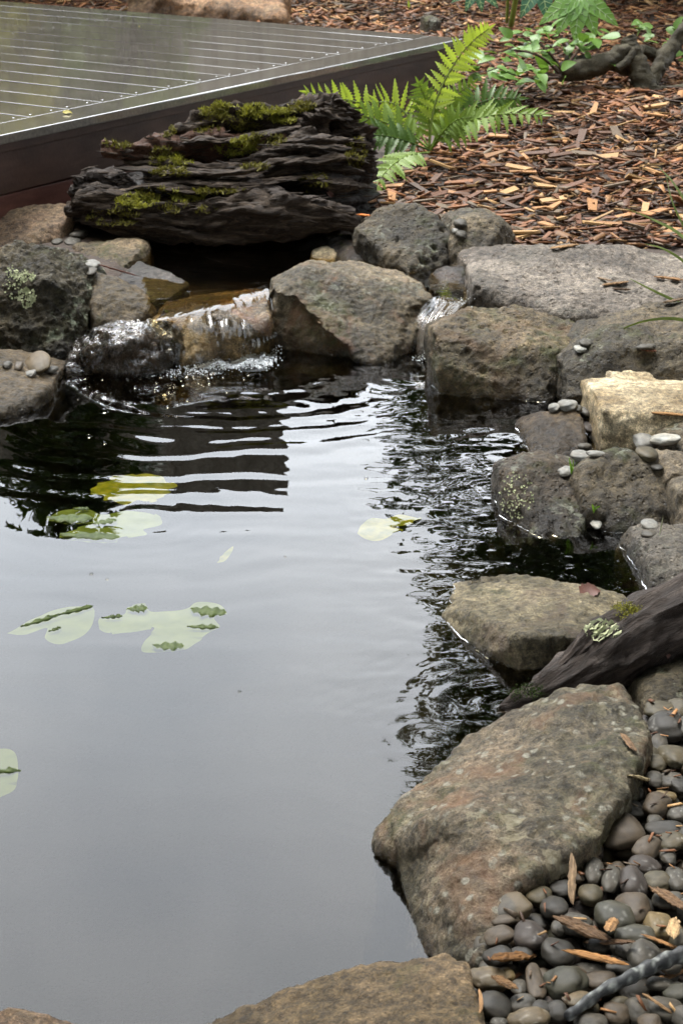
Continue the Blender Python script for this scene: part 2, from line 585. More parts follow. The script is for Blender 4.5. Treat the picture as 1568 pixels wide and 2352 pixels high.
def leaf_mat(name, c1, c2, rough=0.35, trans=0.25, scale=30, vein=0.0, sheen=0.22):
    m = M(name, rough, sheen)
    col = m.ramp(m.noise(scale, 4, 0.6), [(0.3, c1), (0.7, c2)])
    m.color(col)
    m.bump(m.noise(scale * 3, 3, 0.6), 0.25, 0.002)
    if trans:
        t = m.n('ShaderNodeBsdfTranslucent')
        m.l(m.mix(1.0, col, (1.3, 1.35, 0.7), 'MULTIPLY'), t.inputs['Color'])
        mx = m.n('ShaderNodeMixShader')
        mx.inputs[0].default_value = trans
        m.l(m.b.outputs[0], mx.inputs[1])
        m.l(t.outputs[0], mx.inputs[2])
        m.l(mx.outputs[0], m.out.inputs['Surface'])
    return m.m


MAT['fern'] = leaf_mat('fern_green', (0.10, 0.17, 0.022), (0.20, 0.28, 0.045), 0.4)
MAT['fern_dark'] = leaf_mat('fern_dark_green', (0.045, 0.09, 0.016), (0.085, 0.15, 0.03), 0.36)
MAT['fern_lime'] = leaf_mat('fern_young_lime', (0.28, 0.36, 0.05), (0.42, 0.50, 0.09), 0.4, 0.4)
MAT['shrub_leaf'] = leaf_mat('shrub_leaf_green', (0.07, 0.14, 0.025), (0.16, 0.27, 0.06), 0.32)
MAT['palm_leaf'] = leaf_mat('palmate_leaf_green', (0.12, 0.24, 0.05), (0.20, 0.34, 0.085), 0.3, 0.3, 18)
MAT['palm_leaf_dark'] = leaf_mat('palmate_leaf_dark', (0.045, 0.12, 0.07), (0.075, 0.17, 0.095), 0.3, 0.2, 18)
MAT['vein'] = leaf_mat('leaf_vein', (0.26, 0.36, 0.15), (0.30, 0.40, 0.18), 0.4, 0)
MAT['stem_green'] = leaf_mat('green_stem', (0.12, 0.17, 0.03), (0.20, 0.25, 0.05), 0.4, 0)
MAT['grass_blade'] = leaf_mat('grass_blade_green', (0.07, 0.10, 0.02), (0.13, 0.16, 0.04), 0.4)
MAT['sprout'] = leaf_mat('sprout_green', (0.10, 0.22, 0.02), (0.2, 0.34, 0.04), 0.4)
MAT['moss'] = leaf_mat('moss_olive', (0.06, 0.055, 0.010), (0.16, 0.14, 0.028), 0.7, 0.2, 60, sheen=0.15)
MAT['moss_dark'] = leaf_mat('moss_dark_green', (0.02, 0.035, 0.010), (0.05, 0.07, 0.02), 0.8, 0.1, 60, sheen=0.1)
MAT['moss_bright'] = leaf_mat('moss_lime', (0.12, 0.115, 0.014), (0.27, 0.26, 0.045), 0.7, 0.25, 60, sheen=0.15)
MAT['lichen'] = leaf_mat('pale_lichen', (0.34, 0.37, 0.20), (0.55, 0.56, 0.36), 0.8, 0, 80, sheen=0.1)
MAT['lily'] = leaf_mat('lily_leaf_green', (0.062, 0.082, 0.016), (0.10, 0.125, 0.026), 0.5, 0.0, 22, sheen=0.0)
MAT['lily_yellow'] = leaf_mat('lily_leaf_yellow', (0.055, 0.07, 0.006), (0.16, 0.15, 0.012), 0.5, 0.0, 40, sheen=0.0)
MAT['deck_fleck'] = leaf_mat('deck_fleck_yellow', (0.22, 0.19, 0.02), (0.34, 0.28, 0.04), 0.5, 0.1, 30)
MAT['lily_fold'] = leaf_mat('lily_leaf_underside', (0.025, 0.04, 0.008), (0.075, 0.10, 0.025), 0.5, 0.0, 60, sheen=0.1)
MAT['dead_leaf'] = leaf_mat('dead_leaf_red', (0.08, 0.035, 0.025), (0.17, 0.085, 0.065), 0.5, 0.1, 40)
MAT['orange_leaf'] = leaf_mat('dead_leaf_orange', (0.28, 0.09, 0.02), (0.42, 0.16, 0.045), 0.5, 0.1, 40)
MAT['tree_dark'] = leaf_mat('tree_leaf_dark', (0.020, 0.036, 0.010), (0.045, 0.07, 0.018), 0.5, 0.2, 3)
MAT['tree_mid'] = leaf_mat('tree_leaf_mid', (0.045, 0.07, 0.014), (0.10, 0.125, 0.022), 0.5, 0.25, 3)
MAT['bush_green'] = leaf_mat('bush_leaf_green', (0.09, 0.13, 0.025), (0.19, 0.23, 0.05), 0.5, 0.3, 3)
MAT['tree_yellow'] = leaf_mat('tree_leaf_yellow', (0.14, 0.15, 0.014), (0.30, 0.27, 0.03), 0.5, 0.3, 3)


def water_mat(name, tint_c, rough=0.0, bumps=(), boost=1.0):
    mt = bpy.data.materials.new(name)
    mt.use_nodes = True
    t = mt.node_tree
    t.nodes.clear()
    out = t.nodes.new('ShaderNodeOutputMaterial')
    fr = t.nodes.new('ShaderNodeFresnel')
    fr.inputs['IOR'].default_value = 1.333
    tr = t.nodes.new('ShaderNodeBsdfTransparent')
    tr.inputs['Color'].default_value = (*tint_c, 1)
    gl = t.nodes.new('ShaderNodeBsdfGlossy')
    gl.inputs['Roughness'].default_value = rough
    gl.inputs['Color'].default_value = (1, 1, 1, 1)
    mx = t.nodes.new('ShaderNodeMixShader')
    t.links.new(fr.outputs[0], mx.inputs[0])
    t.links.new(tr.outputs[0], mx.inputs[1])
    t.links.new(gl.outputs[0], mx.inputs[2])
    t.links.new(mx.outputs[0], out.inputs['Surface'])
    prev = None
    tc = t.nodes.new('ShaderNodeTexCoord')
    for (scale, stretch, strength, dist, det) in bumps:
        mp = t.nodes.new('ShaderNodeVectorMath')
        mp.operation = 'MULTIPLY'
        mp.inputs[1].default_value = stretch
        t.links.new(tc.outputs['Object'], mp.inputs[0])
        nz = t.nodes.new('ShaderNodeTexNoise')
        nz.inputs['Scale'].default_value = scale
        nz.inputs['Detail'].default_value = det
        nz.inputs['Distortion'].default_value = 0.8
        t.links.new(mp.outputs[0], nz.inputs['Vector'])
        bp = t.nodes.new('ShaderNodeBump')
        bp.inputs['Strength'].default_value = strength
        bp.inputs['Distance'].default_value = dist
        t.links.new(nz.outputs['Fac'], bp.inputs['Height'])
        if prev is not None:
            t.links.new(prev, bp.inputs['Normal'])
        prev = bp.outputs[0]
    if prev is not None:
        t.links.new(prev, fr.inputs['Normal'])
        t.links.new(prev, gl.inputs['Normal'])
    return mt


MAT['pond'] = water_mat('pond_water', (0.90, 0.86, 0.72))
MAT['upper'] = water_mat('upper_pool_water', (0.72, 0.62, 0.38), 0.0, [(9, (1, 3, 1), 0.10, 0.02, 2)])
MAT['fall'] = water_mat('falling_water', (0.90, 0.86, 0.76), 0.03, [(24, (1, 0.25, 0.10), 0.22, 0.015, 2)])
MAT['film'] = water_mat('running_water_film', (0.95, 0.93, 0.88), 0.03, [(60, (1, 1, 0.22), 0.6, 0.012, 3)])
MAT['tongue'] = water_mat('water_tongue', (0.93, 0.92, 0.88), 0.04, [(40, (1, 0.3, 0.08), 0.18, 0.012, 1)])
MAT['meniscus'] = water_mat('water_edge', (0.9, 0.9, 0.85), 0.05)
MAT['bubble'] = water_mat('water_bubble', (0.92, 0.92, 0.92), 0.02)
m = M('water_foam', 0.25)
m.color((0.85, 0.87, 0.88))
m.bump(m.noise(160, 3), 0.8, 0.006)
m.b.inputs['Transmission Weight'].default_value = 0.12
m.b.inputs['IOR'].default_value = 1.33
MAT['foam'] = m.m

# ================================================================== ground and water bodies
def poly2(pts, z):
    return [(PZ(u, v, z).x, PZ(u, v, z).y) for u, v in pts]


POND = poly2([(-900, 1130), (-400, 1010), (-120, 925), (30, 870), (110, 825), (250, 790), (400, 775), (600, 745), (700, 745), (900, 760), (1000, 775),
              (1070, 830), (1200, 850), (1340, 870), (1390, 945), (1390, 1010), (1420, 1090), (1450, 1140), (1560, 1190), (1640, 1250),
              (1640, 1330), (1580, 1420), (1480, 1500), (1380, 1600), (1260, 1700), (1130, 1850), (1090, 1950), (1130, 2090), (1100, 2240),
              (900, 2360), (300, 2520), (-400, 2620), (-1000, 2352), (-1300, 1700)], 0.0)
UZ = 0.12
UPPER = poly2([(300, 600), (330, 660), (340, 730), (480, 706), (604, 672), (640, 640), (720, 606), (900, 622), (965, 655), (1040, 700), (1085, 668),
               (1030, 622), (940, 606), (830, 572), (780, 540), (640, 500), (380, 500)], UZ)


def ground_z(x, y):
    x = np.asarray(x, dtype=np.float64)
    y = np.asarray(y, dtype=np.float64)
    z = 0.055 + 0.075 * sstep(4.2, 5.4, y) + 0.032 * np.clip(y - 5.4, 0, 5.5)
    z = z + 0.02 * sstep(0.5, 1.2, x) * sstep(2.8, 2.2, y)
    z = z + 0.025 * perlin(np.stack([x * 1.3, y * 1.3, 0 * x], 1)) * sstep(2.0, 6.0, y)
    du = sdist(UPPER, x, y)
    z = np.where(du < 0.25, z + (0.015 - z) * sstep(0.03, -0.06, du), z)
    dp = sdist(POND, x, y)
    z = z - (0.035 + 0.06 * sstep(4.2, 4.7, y)) * sstep(0.40, 0.05, dp)
    z = z + (-0.42 - z) * sstep(0.03, -0.16, dp)
    return z


def axis(lo, hi, step, far_lo, far_hi):
    core = np.arange(lo, hi + 1e-6, step)
    a, s = [], step
    p = lo
    while p > far_lo:
        s *= 1.35
        p -= s
        a.append(max(p, far_lo))
    b, s = [], step
    p = hi
    while p < far_hi:
        s *= 1.35
        p += s
        b.append(min(p, far_hi))
    return np.concatenate([a[::-1], core, b])


def grid_mesh(name, xs, ys, zf):
    X, Y = np.meshgrid(xs, ys)
    Z = zf(X.ravel(), Y.ravel())
    V = np.stack([X.ravel(), Y.ravel(), Z], 1)
    nx, ny = len(xs), len(ys)
    i = (np.arange(ny - 1)[:, None] * nx + np.arange(nx - 1)[None, :]).ravel()
    F = np.stack([i, i + 1, i + nx + 1, i + nx], 1)
    return mesh_np(name, V, F)


gx = axis(-2.2, 2.6, 0.04, -400, 400)
gy = axis(0.8, 12.5, 0.04, -400, 600)
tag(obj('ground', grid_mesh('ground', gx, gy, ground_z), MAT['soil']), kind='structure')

S1 = PZ(575, 822)          # foot of the main fall
S2 = PZ(965, 822)          # foot of the side cascade


def pond_z(x, y):
    n1 = perlin(np.stack([x * 2.6, y * 2.6, 0 * x + 4.1], 1))
    n2 = perlin(np.stack([x * 5.0, y * 5.0, 0 * x + 9.7], 1))
    r1 = np.hypot(x - S1.x, y - S1.y)
    n0 = perlin(np.stack([x * 1.2, y * 1.2, 0 * x + 6.6], 1))
    rr = r1 + 0.10 * n0 + 0.05 * n1 + 0.022 * n2
    z = 0.00085 * (1 + 0.7 * n1) * np.exp(-r1 / 0.75) * np.sin(2 * np.pi * rr / 0.125)
    z += 0.00042 * np.exp(-r1 / 0.62) * np.sin(2 * np.pi * (rr * 1.0 + 0.03 * n2) / 0.071 + 1.3)
    z += 0.0016 * np.exp(-(r1 / 0.26) ** 2) * fbm(np.stack([x * 28, y * 34, 0 * x], 1), 3)
    r2 = np.hypot(x - S2.x, y - S2.y)
    z += 0.00032 * np.exp(-r2 / 0.5) * np.sin(2 * np.pi * (r2 + 0.02 * n2) / 0.062)
    # small chop along the rocky bank
    mk = np.zeros(len(x))
    for (u, v, s, a) in ((1040, 1000, 0.26, 1.0), (1090, 1160, 0.24, 1.0), (1120, 1330, 0.26, 0.85), (1080, 1500, 0.22, 0.9), (1100, 1640, 0.16, 1.0), (1000, 1700, 0.12, 0.8), (1400, 1330, 0.2, 0.5)):
        c = PZ(u, v)
        mk = np.maximum(mk, a * np.exp(-((x - c.x) ** 2 + ((y - c.y) * 0.8) ** 2) / (s * s)))
    cx = perlin(np.stack([x * 14 + 0.6 * n2, y * 22, 0 * x + 2.2], 1)) + 0.55 * perlin(np.stack([x * 30, y * 44, 0 * x + 7.7], 1))
    z += 0.00085 * mk * cx
    # ring ripples around the round rock and the sunken twig
    for (u, v, lam, a, s) in ((1130, 1120, 0.035, 0.0004, 0.14), (330, 1190, 0.045, 0.00012, 0.16), (980, 1690, 0.032, 0.0003, 0.1), (1160, 1620, 0.034, 0.00045, 0.12)):
        c = PZ(u, v)
        r = np.hypot(x - c.x, y - c.y)
        z += a * np.exp(-r / s) * np.sin(2 * np.pi * (r + 0.01 * n2) / lam)
    # long lazy swell
    z += 0.00025 * perlin(np.stack([x * 3.0 + 0.4 * y, y * 5.5, 0 * x + 1.1], 1)) * sstep(1.8, 3.2, y)
    z += 0.00006 * perlin(np.stack([x * 1.6, y * 3.0, 0 * x + 3.1], 1))
    return z


px_ = axis(-1.15, 0.98, 0.009, -3.2, 1.05)
py_ = axis(1.7, 5.0, 0.009, 1.2, 5.05)
tag(obj('pond_water', grid_mesh('pond_water', px_, py_, pond_z), MAT['pond']), kind='structure')

# upper pool: water filling the outline, edges tucked under the stones
_xs, _ys = np.arange(-0.7, 0.6, 0.012), np.arange(4.6, 5.9, 0.012)
_X, _Y = np.meshgrid(_xs, _ys)
_in = (sdist(UPPER, _X.ravel(), _Y.ravel()) < 0.0).reshape(_X.shape)
_id = -np.ones(_X.shape, dtype=int)
_id[_in] = np.arange(_in.sum())
_UV_ = np.stack([_X[_in], _Y[_in], UZ + 0.0004 * fbm(np.stack([_X[_in] * 7, _Y[_in] * 12, 0 * _X[_in]], 1), 2)], 1)
_q = _in[:-1, :-1] & _in[1:, :-1] & _in[:-1, 1:] & _in[1:, 1:]
_UF_ = np.stack([_id[:-1, :-1][_q], _id[:-1, 1:][_q], _id[1:, 1:][_q], _id[1:, :-1][_q]], 1)
tag(obj('upper_pool_water', mesh_np("upper_pool_water", _UV_, _UF_), MAT['upper']), kind='structure')

# ================================================================== rocks
ROCKS = []


def hull_points(spec, zb, depth, back, y0):
    out = []
    ymax = -1e9
    for s in spec:
        u, v, dy = s[0], s[1], s[2]
        if dy is None:
            p = PZ(u, v, s[3] if len(s) > 3 else zb)
        else:
            p = PY(u, v, y0 + dy)
        out.append(p)
        ymax = max(ymax, p.y)
    extra = []
    for p in out:
        extra.append(Vector((p.x, p.y, zb - depth)))
        if back:
            extra.append(Vector((p.x * 0.985, ymax + back, zb - depth)))
            extra.append(Vector((p.x * 0.99, ymax + back * 0.55, zb + (p.z - zb) * 0.62)))
    return out + extra


def build_rock(name, hulls, voxel=0.007, smooth=4, amp=0.013, freq=7.0, ridge=0.007, pit=0.0, pit_f=26, aniso=(1, 1, 1), seed=0.0, fine=0.004):
    bm = bmesh.new()
    for pts in hulls:
        vs = [bm.verts.new(p) for p in pts]
        r = bmesh.ops.convex_hull(bm, input=vs, use_existing_faces=False)
        bad = [g for g in set(r['geom_interior'] + r['geom_unused']) if isinstance(g, bmesh.types.BMVert)]
        bmesh.ops.delete(bm, geom=bad, context='VERTS')
    me0 = bpy.data.meshes.new('hull')
    bm.to_mesh(me0)
    bm.free()
    o = bpy.data.objects.new('hull', me0)
    SC.collection.objects.link(o)
    rm = o.modifiers.new('r', 'REMESH')
    rm.mode = 'VOXEL'
    rm.voxel_size = voxel
    rm.adaptivity = 0
    sm = o.modifiers.new('s', 'SMOOTH')
    sm.factor = 0.5
    sm.iterations = smooth
    dg = bpy.context.evaluated_depsgraph_get()
    me = bpy.data.meshes.new_from_object(o.evaluated_get(dg))
    bpy.data.objects.remove(o)
    bpy.data.meshes.remove(me0)
    me.name = name
    c, n = coords(me), normals(me)
    q = c * np.array(aniso) + seed * 3.17
    d = amp * fbm(q * freq, 4, 0.5)
    if ridge:
        d += ridge * (0.5 - np.abs(fbm(q * freq * 0.55 + 31, 3, 0.5))) * 1.2
        w, val = worley(q * freq * 0.6 + 5)
        d += ridge * 0.8 * (val - 0.5) * sstep(0.75, 0.3, w)
    if fine:
        d += fine * fbm(q * 55, 3, 0.6)
    if pit:
        w, val = worley(c * pit_f + seed)
        rad = 0.16 + 0.26 * val
        dens = sstep(-0.25, 0.25, perlin(c * 6 + seed * 2))
        d -= pit * dens * sstep(rad, rad * 0.35, w) * (val > 0.25)
    c2 = c + n * d[:, None]
    org = Vector((float(c2[:, 0].mean()), float(c2[:, 1].mean()), float(max(c2[:, 2].min(), 0.0))))
    me.vertices.foreach_set('co', (c2 - np.array(org)).astype(np.float32).ravel())
    me.update()
    me.polygons.foreach_set('use_smooth', np.ones(len(me.polygons), dtype=bool))
    return me, org


def theta(v):
    return PITCH + math.atan((v - 1176.0) / FPX)


def carve(me, org, cuts):
    """press a face in (or out) over an outline seen from the path"""
    c, n = coords(me) + np.array(org), normals(me)
    q = c - np.array(CAMP)
    f = q @ np.array(_F)
    u = 784 + FPX * q[:, 0] / f
    v = 1176 - FPX * (q @ np.array(_U)) / f
    for poly, depth, soft in cuts:
        mk = sstep(0, -soft, sdist(poly, u, v) + 12 * fbm(c * 16, 3)) * sstep(0.5, 0.0, n[:, 1])
        c[:, 1] += depth * mk
    me.vertices.foreach_set('co', (c - np.array(org)).astype(np.float32).ravel())
    me.update()


def rock(name, label, material, spec, vb, zb=0.0, depth=0.42, back=0.12, cat='rock', spec2=None, y0=None, cuts=None, **kw):
    y0 = y0 or (CAM_Z - zb) / math.tan(theta(vb))
    hulls = [hull_points(spec, zb, depth, back, y0)]
    if spec2:
        hulls.append(hull_points(spec2, zb, depth, back, y0))
    me, org = build_rock(name, hulls, seed=len(ROCKS) * 1.37 + 0.5, **kw)
    if cuts:
        carve(me, org, cuts)
    o = obj(name, me, MAT[material], None, org)
    tag(o, label, cat)
    ROCKS.append(o)
    return o


N = None
central = rock('boulder', 'large brown boulder with a pinkish ridge between the two little waterfalls', 'central',
     [(612, 770, 0.04), (640, 806, N), (740, 816, N), (850, 836, N), (938, 815, N), (640, 680, 0.06), (622, 640, 0.2), (700, 618, 0.2), (720, 600, 0.3), (810, 604, 0.36),
      (900, 618, 0.34), (968, 648, 0.26), (988, 690, 0.18), (955, 765, 0.06), (830, 760, 0.0), (700, 640, 0.17)], 815, cat='boulder', amp=0.009, ridge=0.010, smooth=4, freq=6, voxel=0.0055,
     cuts=[([(580, 860), (590, 690), (625, 672), (672, 676), (712, 705), (752, 752), (800, 790), (850, 860)], 0.045, 16), ([(930, 690), (1000, 690), (1000, 850), (900, 850)], 0.02, 25)])
rock('boulder', 'big dark mossy boulder with pale green lichen beside the wet spill stones', 'mossy',
     [(-70, 800, N), (0, 815, N), (70, 828, N), (132, 834, N), (152, 775, 0.06), (216, 700, 0.15), (208, 620, 0.25), (150, 570, 0.33), (60, 556, 0.35), (0, 578, 0.35), (-70, 600, 0.35), (0, 650, 0.1), (110, 650, 0.1)],
     825, cat='boulder', amp=0.020, pit=0.010, ridge=0.016, fine=0.009, freq=9, voxel=0.006)
rock('boulder', 'pinkish sandstone boulder at the foot of the deck beside the mossy log', 'pink',
     [(-70, 580, N), (0, 584, N), (135, 550, 0.08), (162, 500, 0.14), (152, 470, 0.24), (60, 474, 0.25), (0, 486, 0.22), (-70, 500, 0.2)], 580, zb=0.12, cat='boulder', amp=0.010, smooth=4, pit=0.005)
rock('boulder', 'smooth tan boulder sloping into the dark water below the lichen boulder', 'tan_smooth',
     [(-95, 985, N), (0, 960, N), (60, 946, N), (116, 916, N), (112, 896, 0.03), (45, 850, 0.1), (0, 815, 0.2), (-95, 790, 0.25), (-95, 900, 0.0)], 935, cat='boulder', amp=0.007, smooth=7)
rock('rock', 'brown mossy stone above the spillway beside two small pebbles', 'basalt_brown',
     [(195, 625, N), (270, 630, N), (336, 608, N), (325, 570, 0.06), (308, 551, 0.15), (240, 556, 0.15), (168, 566, 0.15)], 622, zb=0.10, amp=0.012)
rock('rock', 'wet tan stone leaning on the big lichen boulder', 'tan_smooth',
     [(215, 735, 0), (300, 742, 0.0), (352, 722, 0.04), (334, 680, 0.08), (272, 636, 0.15), (215, 620, 0.17), (205, 680, 0.06)], 727, zb=0.03, y0=4.84, amp=0.009, back=0.06)
rock('rock', 'flat purple grey wet stone at the edge of the upper pool', 'wet_grey',
     [(325, 696, N, .098), (400, 674, N, .112), (432, 648, N, .117), (392, 622, N, .128), (318, 598, N, .135), (262, 640, N, .12)], 680, zb=0.05, depth=0.1, back=0, amp=0.005, fine=0.002, ridge=0.003)
rock('rock', 'wet purple brown rock under the thin film of falling water', 'wet',
     [(160, 862, N), (260, 866, N), (380, 854, N), (412, 838, N), (405, 790, 0.06), (380, 754, 0.12), (300, 740, 0.15), (230, 742, 0.15), (165, 790, 0.08), (148, 815, 0.03), (230, 775, 0.06), (300, 790, 0.0)], 858, amp=0.020, ridge=0.022, smooth=2, freq=10, pit=0.008)
rock('rock', 'ochre spill stone that carries the main waterfall', 'ochre',
     [(385, 842, N), (500, 835, N), (614, 810, N), (620, 730, 0.06), (614, 694, 0.14), (480, 728, 0.05), (345, 752, 0.05), (342, 775, 0.03), (604, 664, 0.36), (380, 700, 0.25)], 832, amp=0.009)
rock('boulder', 'olive grey pitted boulder between the mossy log and two stacked pebbles', 'basalt',
     [(828, 585, N), (940, 628, N), (1022, 612, N), (1036, 545, 0.06), (1005, 498, 0.12), (960, 472, 0.16), (870, 478, 0.16), (813, 522, 0.08)], 605, zb=0.12, cat='boulder', amp=0.012, pit=0.010)
rock('rock', 'pitted brown rock next to the two stacked pebbles under the wood chips', 'basalt',
     [(1028, 608, N), (1090, 630, N), (1150, 592, N), (1196, 552, N), (1155, 513, 0.08), (1090, 492, 0.12), (1040, 515, 0.08)], 610, zb=0.12, amp=0.014, pit=0.010)
rock('rock', 'dark wet rock at the back of the side channel', 'wet',
     [(760, 600, N), (840, 606, N), (920, 622, N), (850, 560, 0.05), (790, 540, 0.1), (750, 552, 0.08)], 600, zb=0.105, depth=0.1, amp=0.012)
rock('rock', 'small pale flat stone at the waterline behind the central boulder', 'cream',
     [(712, 598, N), (770, 603, N), (775, 580, 0.04), (745, 570, 0.06), (720, 585, 0.04)], 600, zb=0.115, depth=0.1, amp=0.004, fine=0.001)
rock('rock', 'small wet grey rock in the side cascade', 'wet',
     [(995, 655, N), (1040, 668, N), (1082, 655, N), (1070, 622, 0.06), (1015, 615, 0.08)], 660, zb=0.10, depth=0.1, back=0.05, amp=0.012)
rock('rock', 'little wet stone below the side cascade', 'wet',
     [(962, 822, N), (1010, 830, N), (1020, 790, 0.05), (995, 755, 0.08), (965, 770, 0.05)], 822, amp=0.010)
rock('rock', 'low grey stones washed by the side cascade', 'wet',
     [(960, 770, 0.02), (1010, 770, 0.0), (1060, 720, 0.06), (1075, 690, 0.2), (1000, 690, 0.2), (975, 720, 0.1)], 800, zb=0.0, amp=0.02, freq=12)
rock('boulder', 'broad flat grey boulder with a wood chip on top below the mulch', 'basalt_grey',
     [(1083, 692, N), (1180, 716, N), (1300, 728, N), (1480, 728, N), (1640, 720, N), (1083, 650, 0.1), (1108, 610, 0.25), (1210, 568, 0.45), (1400, 561, 0.5), (1530, 588, 0.45), (1640, 600, 0.5), (1250, 688, 0.06), (1450, 690, 0.05)],
     722, zb=0.12, cat='boulder', amp=0.012, pit=0.009, freq=6, ridge=0.008)
rock('boulder', 'brown pitted boulder with a mossy face standing in the water', 'basalt_brown',
     [(1008, 890, N), (1100, 916, N), (1250, 922, N), (1314, 898, N), (1006, 830, 0.0), (990, 752, 0.08), (1060, 706, 0.2), (1180, 694, 0.25), (1310, 725, 0.22), (1398, 768, 0.2), (1362, 830, 0.1), (1020, 775, 0.04), (1130, 795, 0.03), (1290, 805, 0.04)],
     905, cat='boulder', amp=0.012, pit=0.009, freq=6, ridge=0.008)
rock('boulder', 'rough dark brown boulder behind the cream slab', 'basalt',
     [(1296, 912, N), (1420, 915, N), (1640, 900, N), (1292, 850, 0.04), (1340, 798, 0.12), (1400, 742, 0.22), (1500, 697, 0.3), (1640, 668, 0.35), (1640, 780, 0.1), (1450, 800, 0.08)],
     905, zb=0.05, cat='boulder', amp=0.018, pit=0.009, freq=6)
rock('slab', 'pale cream stone slab with a long wood chip lying on it', 'cream',
     [(1370, 992, N), (1410, 1008, N), (1500, 1020, N), (1640, 1004, N), (1363, 895, 0.12), (1395, 884, 0.2), (1500, 877, 0.22), (1640, 880, 0.22), (1383, 945, 0.0), (1480, 968, -0.01), (1640, 956, 0.0), (1365, 905, 0.08)],
     1005, zb=0.04, cat='stone slab', amp=0.005, smooth=3, fine=0.0015, aniso=(1, 1, 3))
rock('rock', 'thin pale flake of stone on the back of the cream slab', 'cream',
     [(1415, 890, N), (1505, 890, N), (1508, 874, 0.06), (1495, 864, 0.10), (1440, 872, 0.08)], 888, zb=0.095, depth=0.03, back=0.02, amp=0.003, smooth=2, voxel=0.005)
rock('rock', 'smooth brown sloping rock at the water below the small grey pebbles', 'brown_smooth',
     [(1198, 1012, N), (1215, 1042, N), (1245, 1066, N), (1330, 1064, N), (1346, 1000, 0.08), (1325, 939, 0.18), (1255, 950, 0.2), (1203, 992, 0.15)], 1058, amp=0.006, smooth=6)
rock('rock', 'rounded dark rock with pale lichen flecks ringed by rippling water', 'dark_round',
     [(1150, 1130, N), (1150, 1172, N), (1165, 1198, N), (1240, 1236, N), (1330, 1229, N), (1354, 1170, 0.06), (1336, 1098, 0.13), (1280, 1060, 0.18), (1215, 1060, 0.18), (1163, 1090, 0.13)], 1218, amp=0.012, smooth=8, pit=0.006)
rock('rock', 'dark pitted rock with a grass sprout beside the rounded lichen rock', 'basalt',
     [(1345, 1209, N), (1400, 1221, N), (1480, 1222, N), (1552, 1210, N), (1333, 1120, 0.05), (1345, 1073, 0.10), (1420, 1015, 0.18), (1492, 1043, 0.18), (1548, 1110, 0.10)], 1214, amp=0.014, smooth=7, pit=0.010)
rock('rock', 'rough brown rock beside the pale oval pebbles under the cream slab', 'basalt',
     [(1522, 1052, N), (1620, 1045, N), (1528, 1003, 0.05), (1570, 976, 0.1), (1640, 970, 0.1)], 1048, zb=0.04, amp=0.01)
rock('rock', 'angular light grey rock wedged above the dark pitted rock', 'angular',
     [(1506, 1122, N), (1560, 1128, N), (1620, 1118, N), (1528, 1050, 0.05), (1555, 1043, 0.08), (1630, 1060, 0.08), (1543, 1088, -0.01)], 1120, zb=0.05, amp=0.004, smooth=2, voxel=0.005)
rock('rock', 'narrow grey rock at the frame edge below the angular rock', 'angular',
     [(1556, 1220, N), (1640, 1225, N), (1556, 1130, 0.05), (1575, 1098, 0.1), (1640, 1098, 0.1)], 1218, zb=0.02, amp=0.008)
rock('rock', 'tan grey rock with white lichen behind the sloping driftwood', 'basalt_grey',
     [(1446, 1287, N), (1490, 1332, N), (1500, 1376, N), (1640, 1380, N), (1492, 1290, 0.05), (1500, 1256, 0.1), (1570, 1226, 0.2), (1640, 1215, 0.2)], 1370, amp=0.010, pit=0.006)
rock('rock', 'flat brown rock just clear of the water with a red leaf on it', 'flat',
     [(1012, 1415, N), (1070, 1463, N), (1110, 1509, N), (1200, 1506, N), (1312, 1514, N), (1440, 1420, N), (1446, 1375, N), (1044, 1341, N), (1150, 1324, N), (1350, 1344, N),
      (1060, 1400, N, 0.03), (1200, 1462, N, 0.06), (1320, 1462, N, 0.055), (1330, 1378, N, 0.03), (1170, 1345, N, 0.016)], 1500, back=0, amp=0.007, smooth=4, ridge=0.006)
rock('boulder', 'large lichen speckled boulder curving along the bank beside the pebble bed', 'speckled',
     [(858, 1940, N), (872, 1962, N), (915, 1998, N), (960, 2035, N), (935, 1836, N, 0.035), (1042, 1765, N, 0.025), (1083, 1702, N, 0.04), (1190, 1646, N, 0.07), (1288, 1603, N, 0.1), (1350, 1579, N, 0.12), (1422, 1575, N, 0.12),
      (1492, 1680, N, 0.12), (1456, 1770, N, 0.12), (1405, 1860, N, 0.12), (1390, 1905, N, 0.11), (1300, 1960, N, 0.10), (1190, 2020, N, 0.09), (1070, 1900, N, 0.105), (970, 1880, N, 0.055)],
     1990, back=0, cat='boulder', amp=0.015, ridge=0.014, freq=6, smooth=4, voxel=0.0055,
     spec2=[(915, 1998, N), (955, 2038, N), (978, 2085, N), (984, 2140, N), (974, 2195, N), (1100, 2220, N, 0.05), (1112, 2080, N, 0.08), (1190, 2005, N, 0.092), (1080, 1910, N, 0.10), (1050, 2030, N, 0.075)])
rock('boulder', 'brown boulder at the near shore below the speckled boulder', 'bottom',
     [(415, 2364, N, 0.03), (620, 2291, N, 0.06), (820, 2231, N, 0.08), (1030, 2186, N, 0.1), (1074, 2210, N, 0.1), (1100, 2300, N, 0.1), (1108, 2440, N, 0.1), (900, 2520, N, 0.1), (500, 2520, N, 0.08)],
     2300, back=0, cat='boulder', amp=0.008, freq=6)
rock('boulder', 'pinkish boulder barely showing at the near corner of the pond', 'pink',
     [(-100, 2328, N, 0.05), (0, 2322, N, 0.055), (60, 2313, N, 0.06), (190, 2348, N, 0.05), (170, 2470, N, 0.05), (-100, 2470, N, 0.05)], 2330, back=0, cat='boulder', amp=0.006)
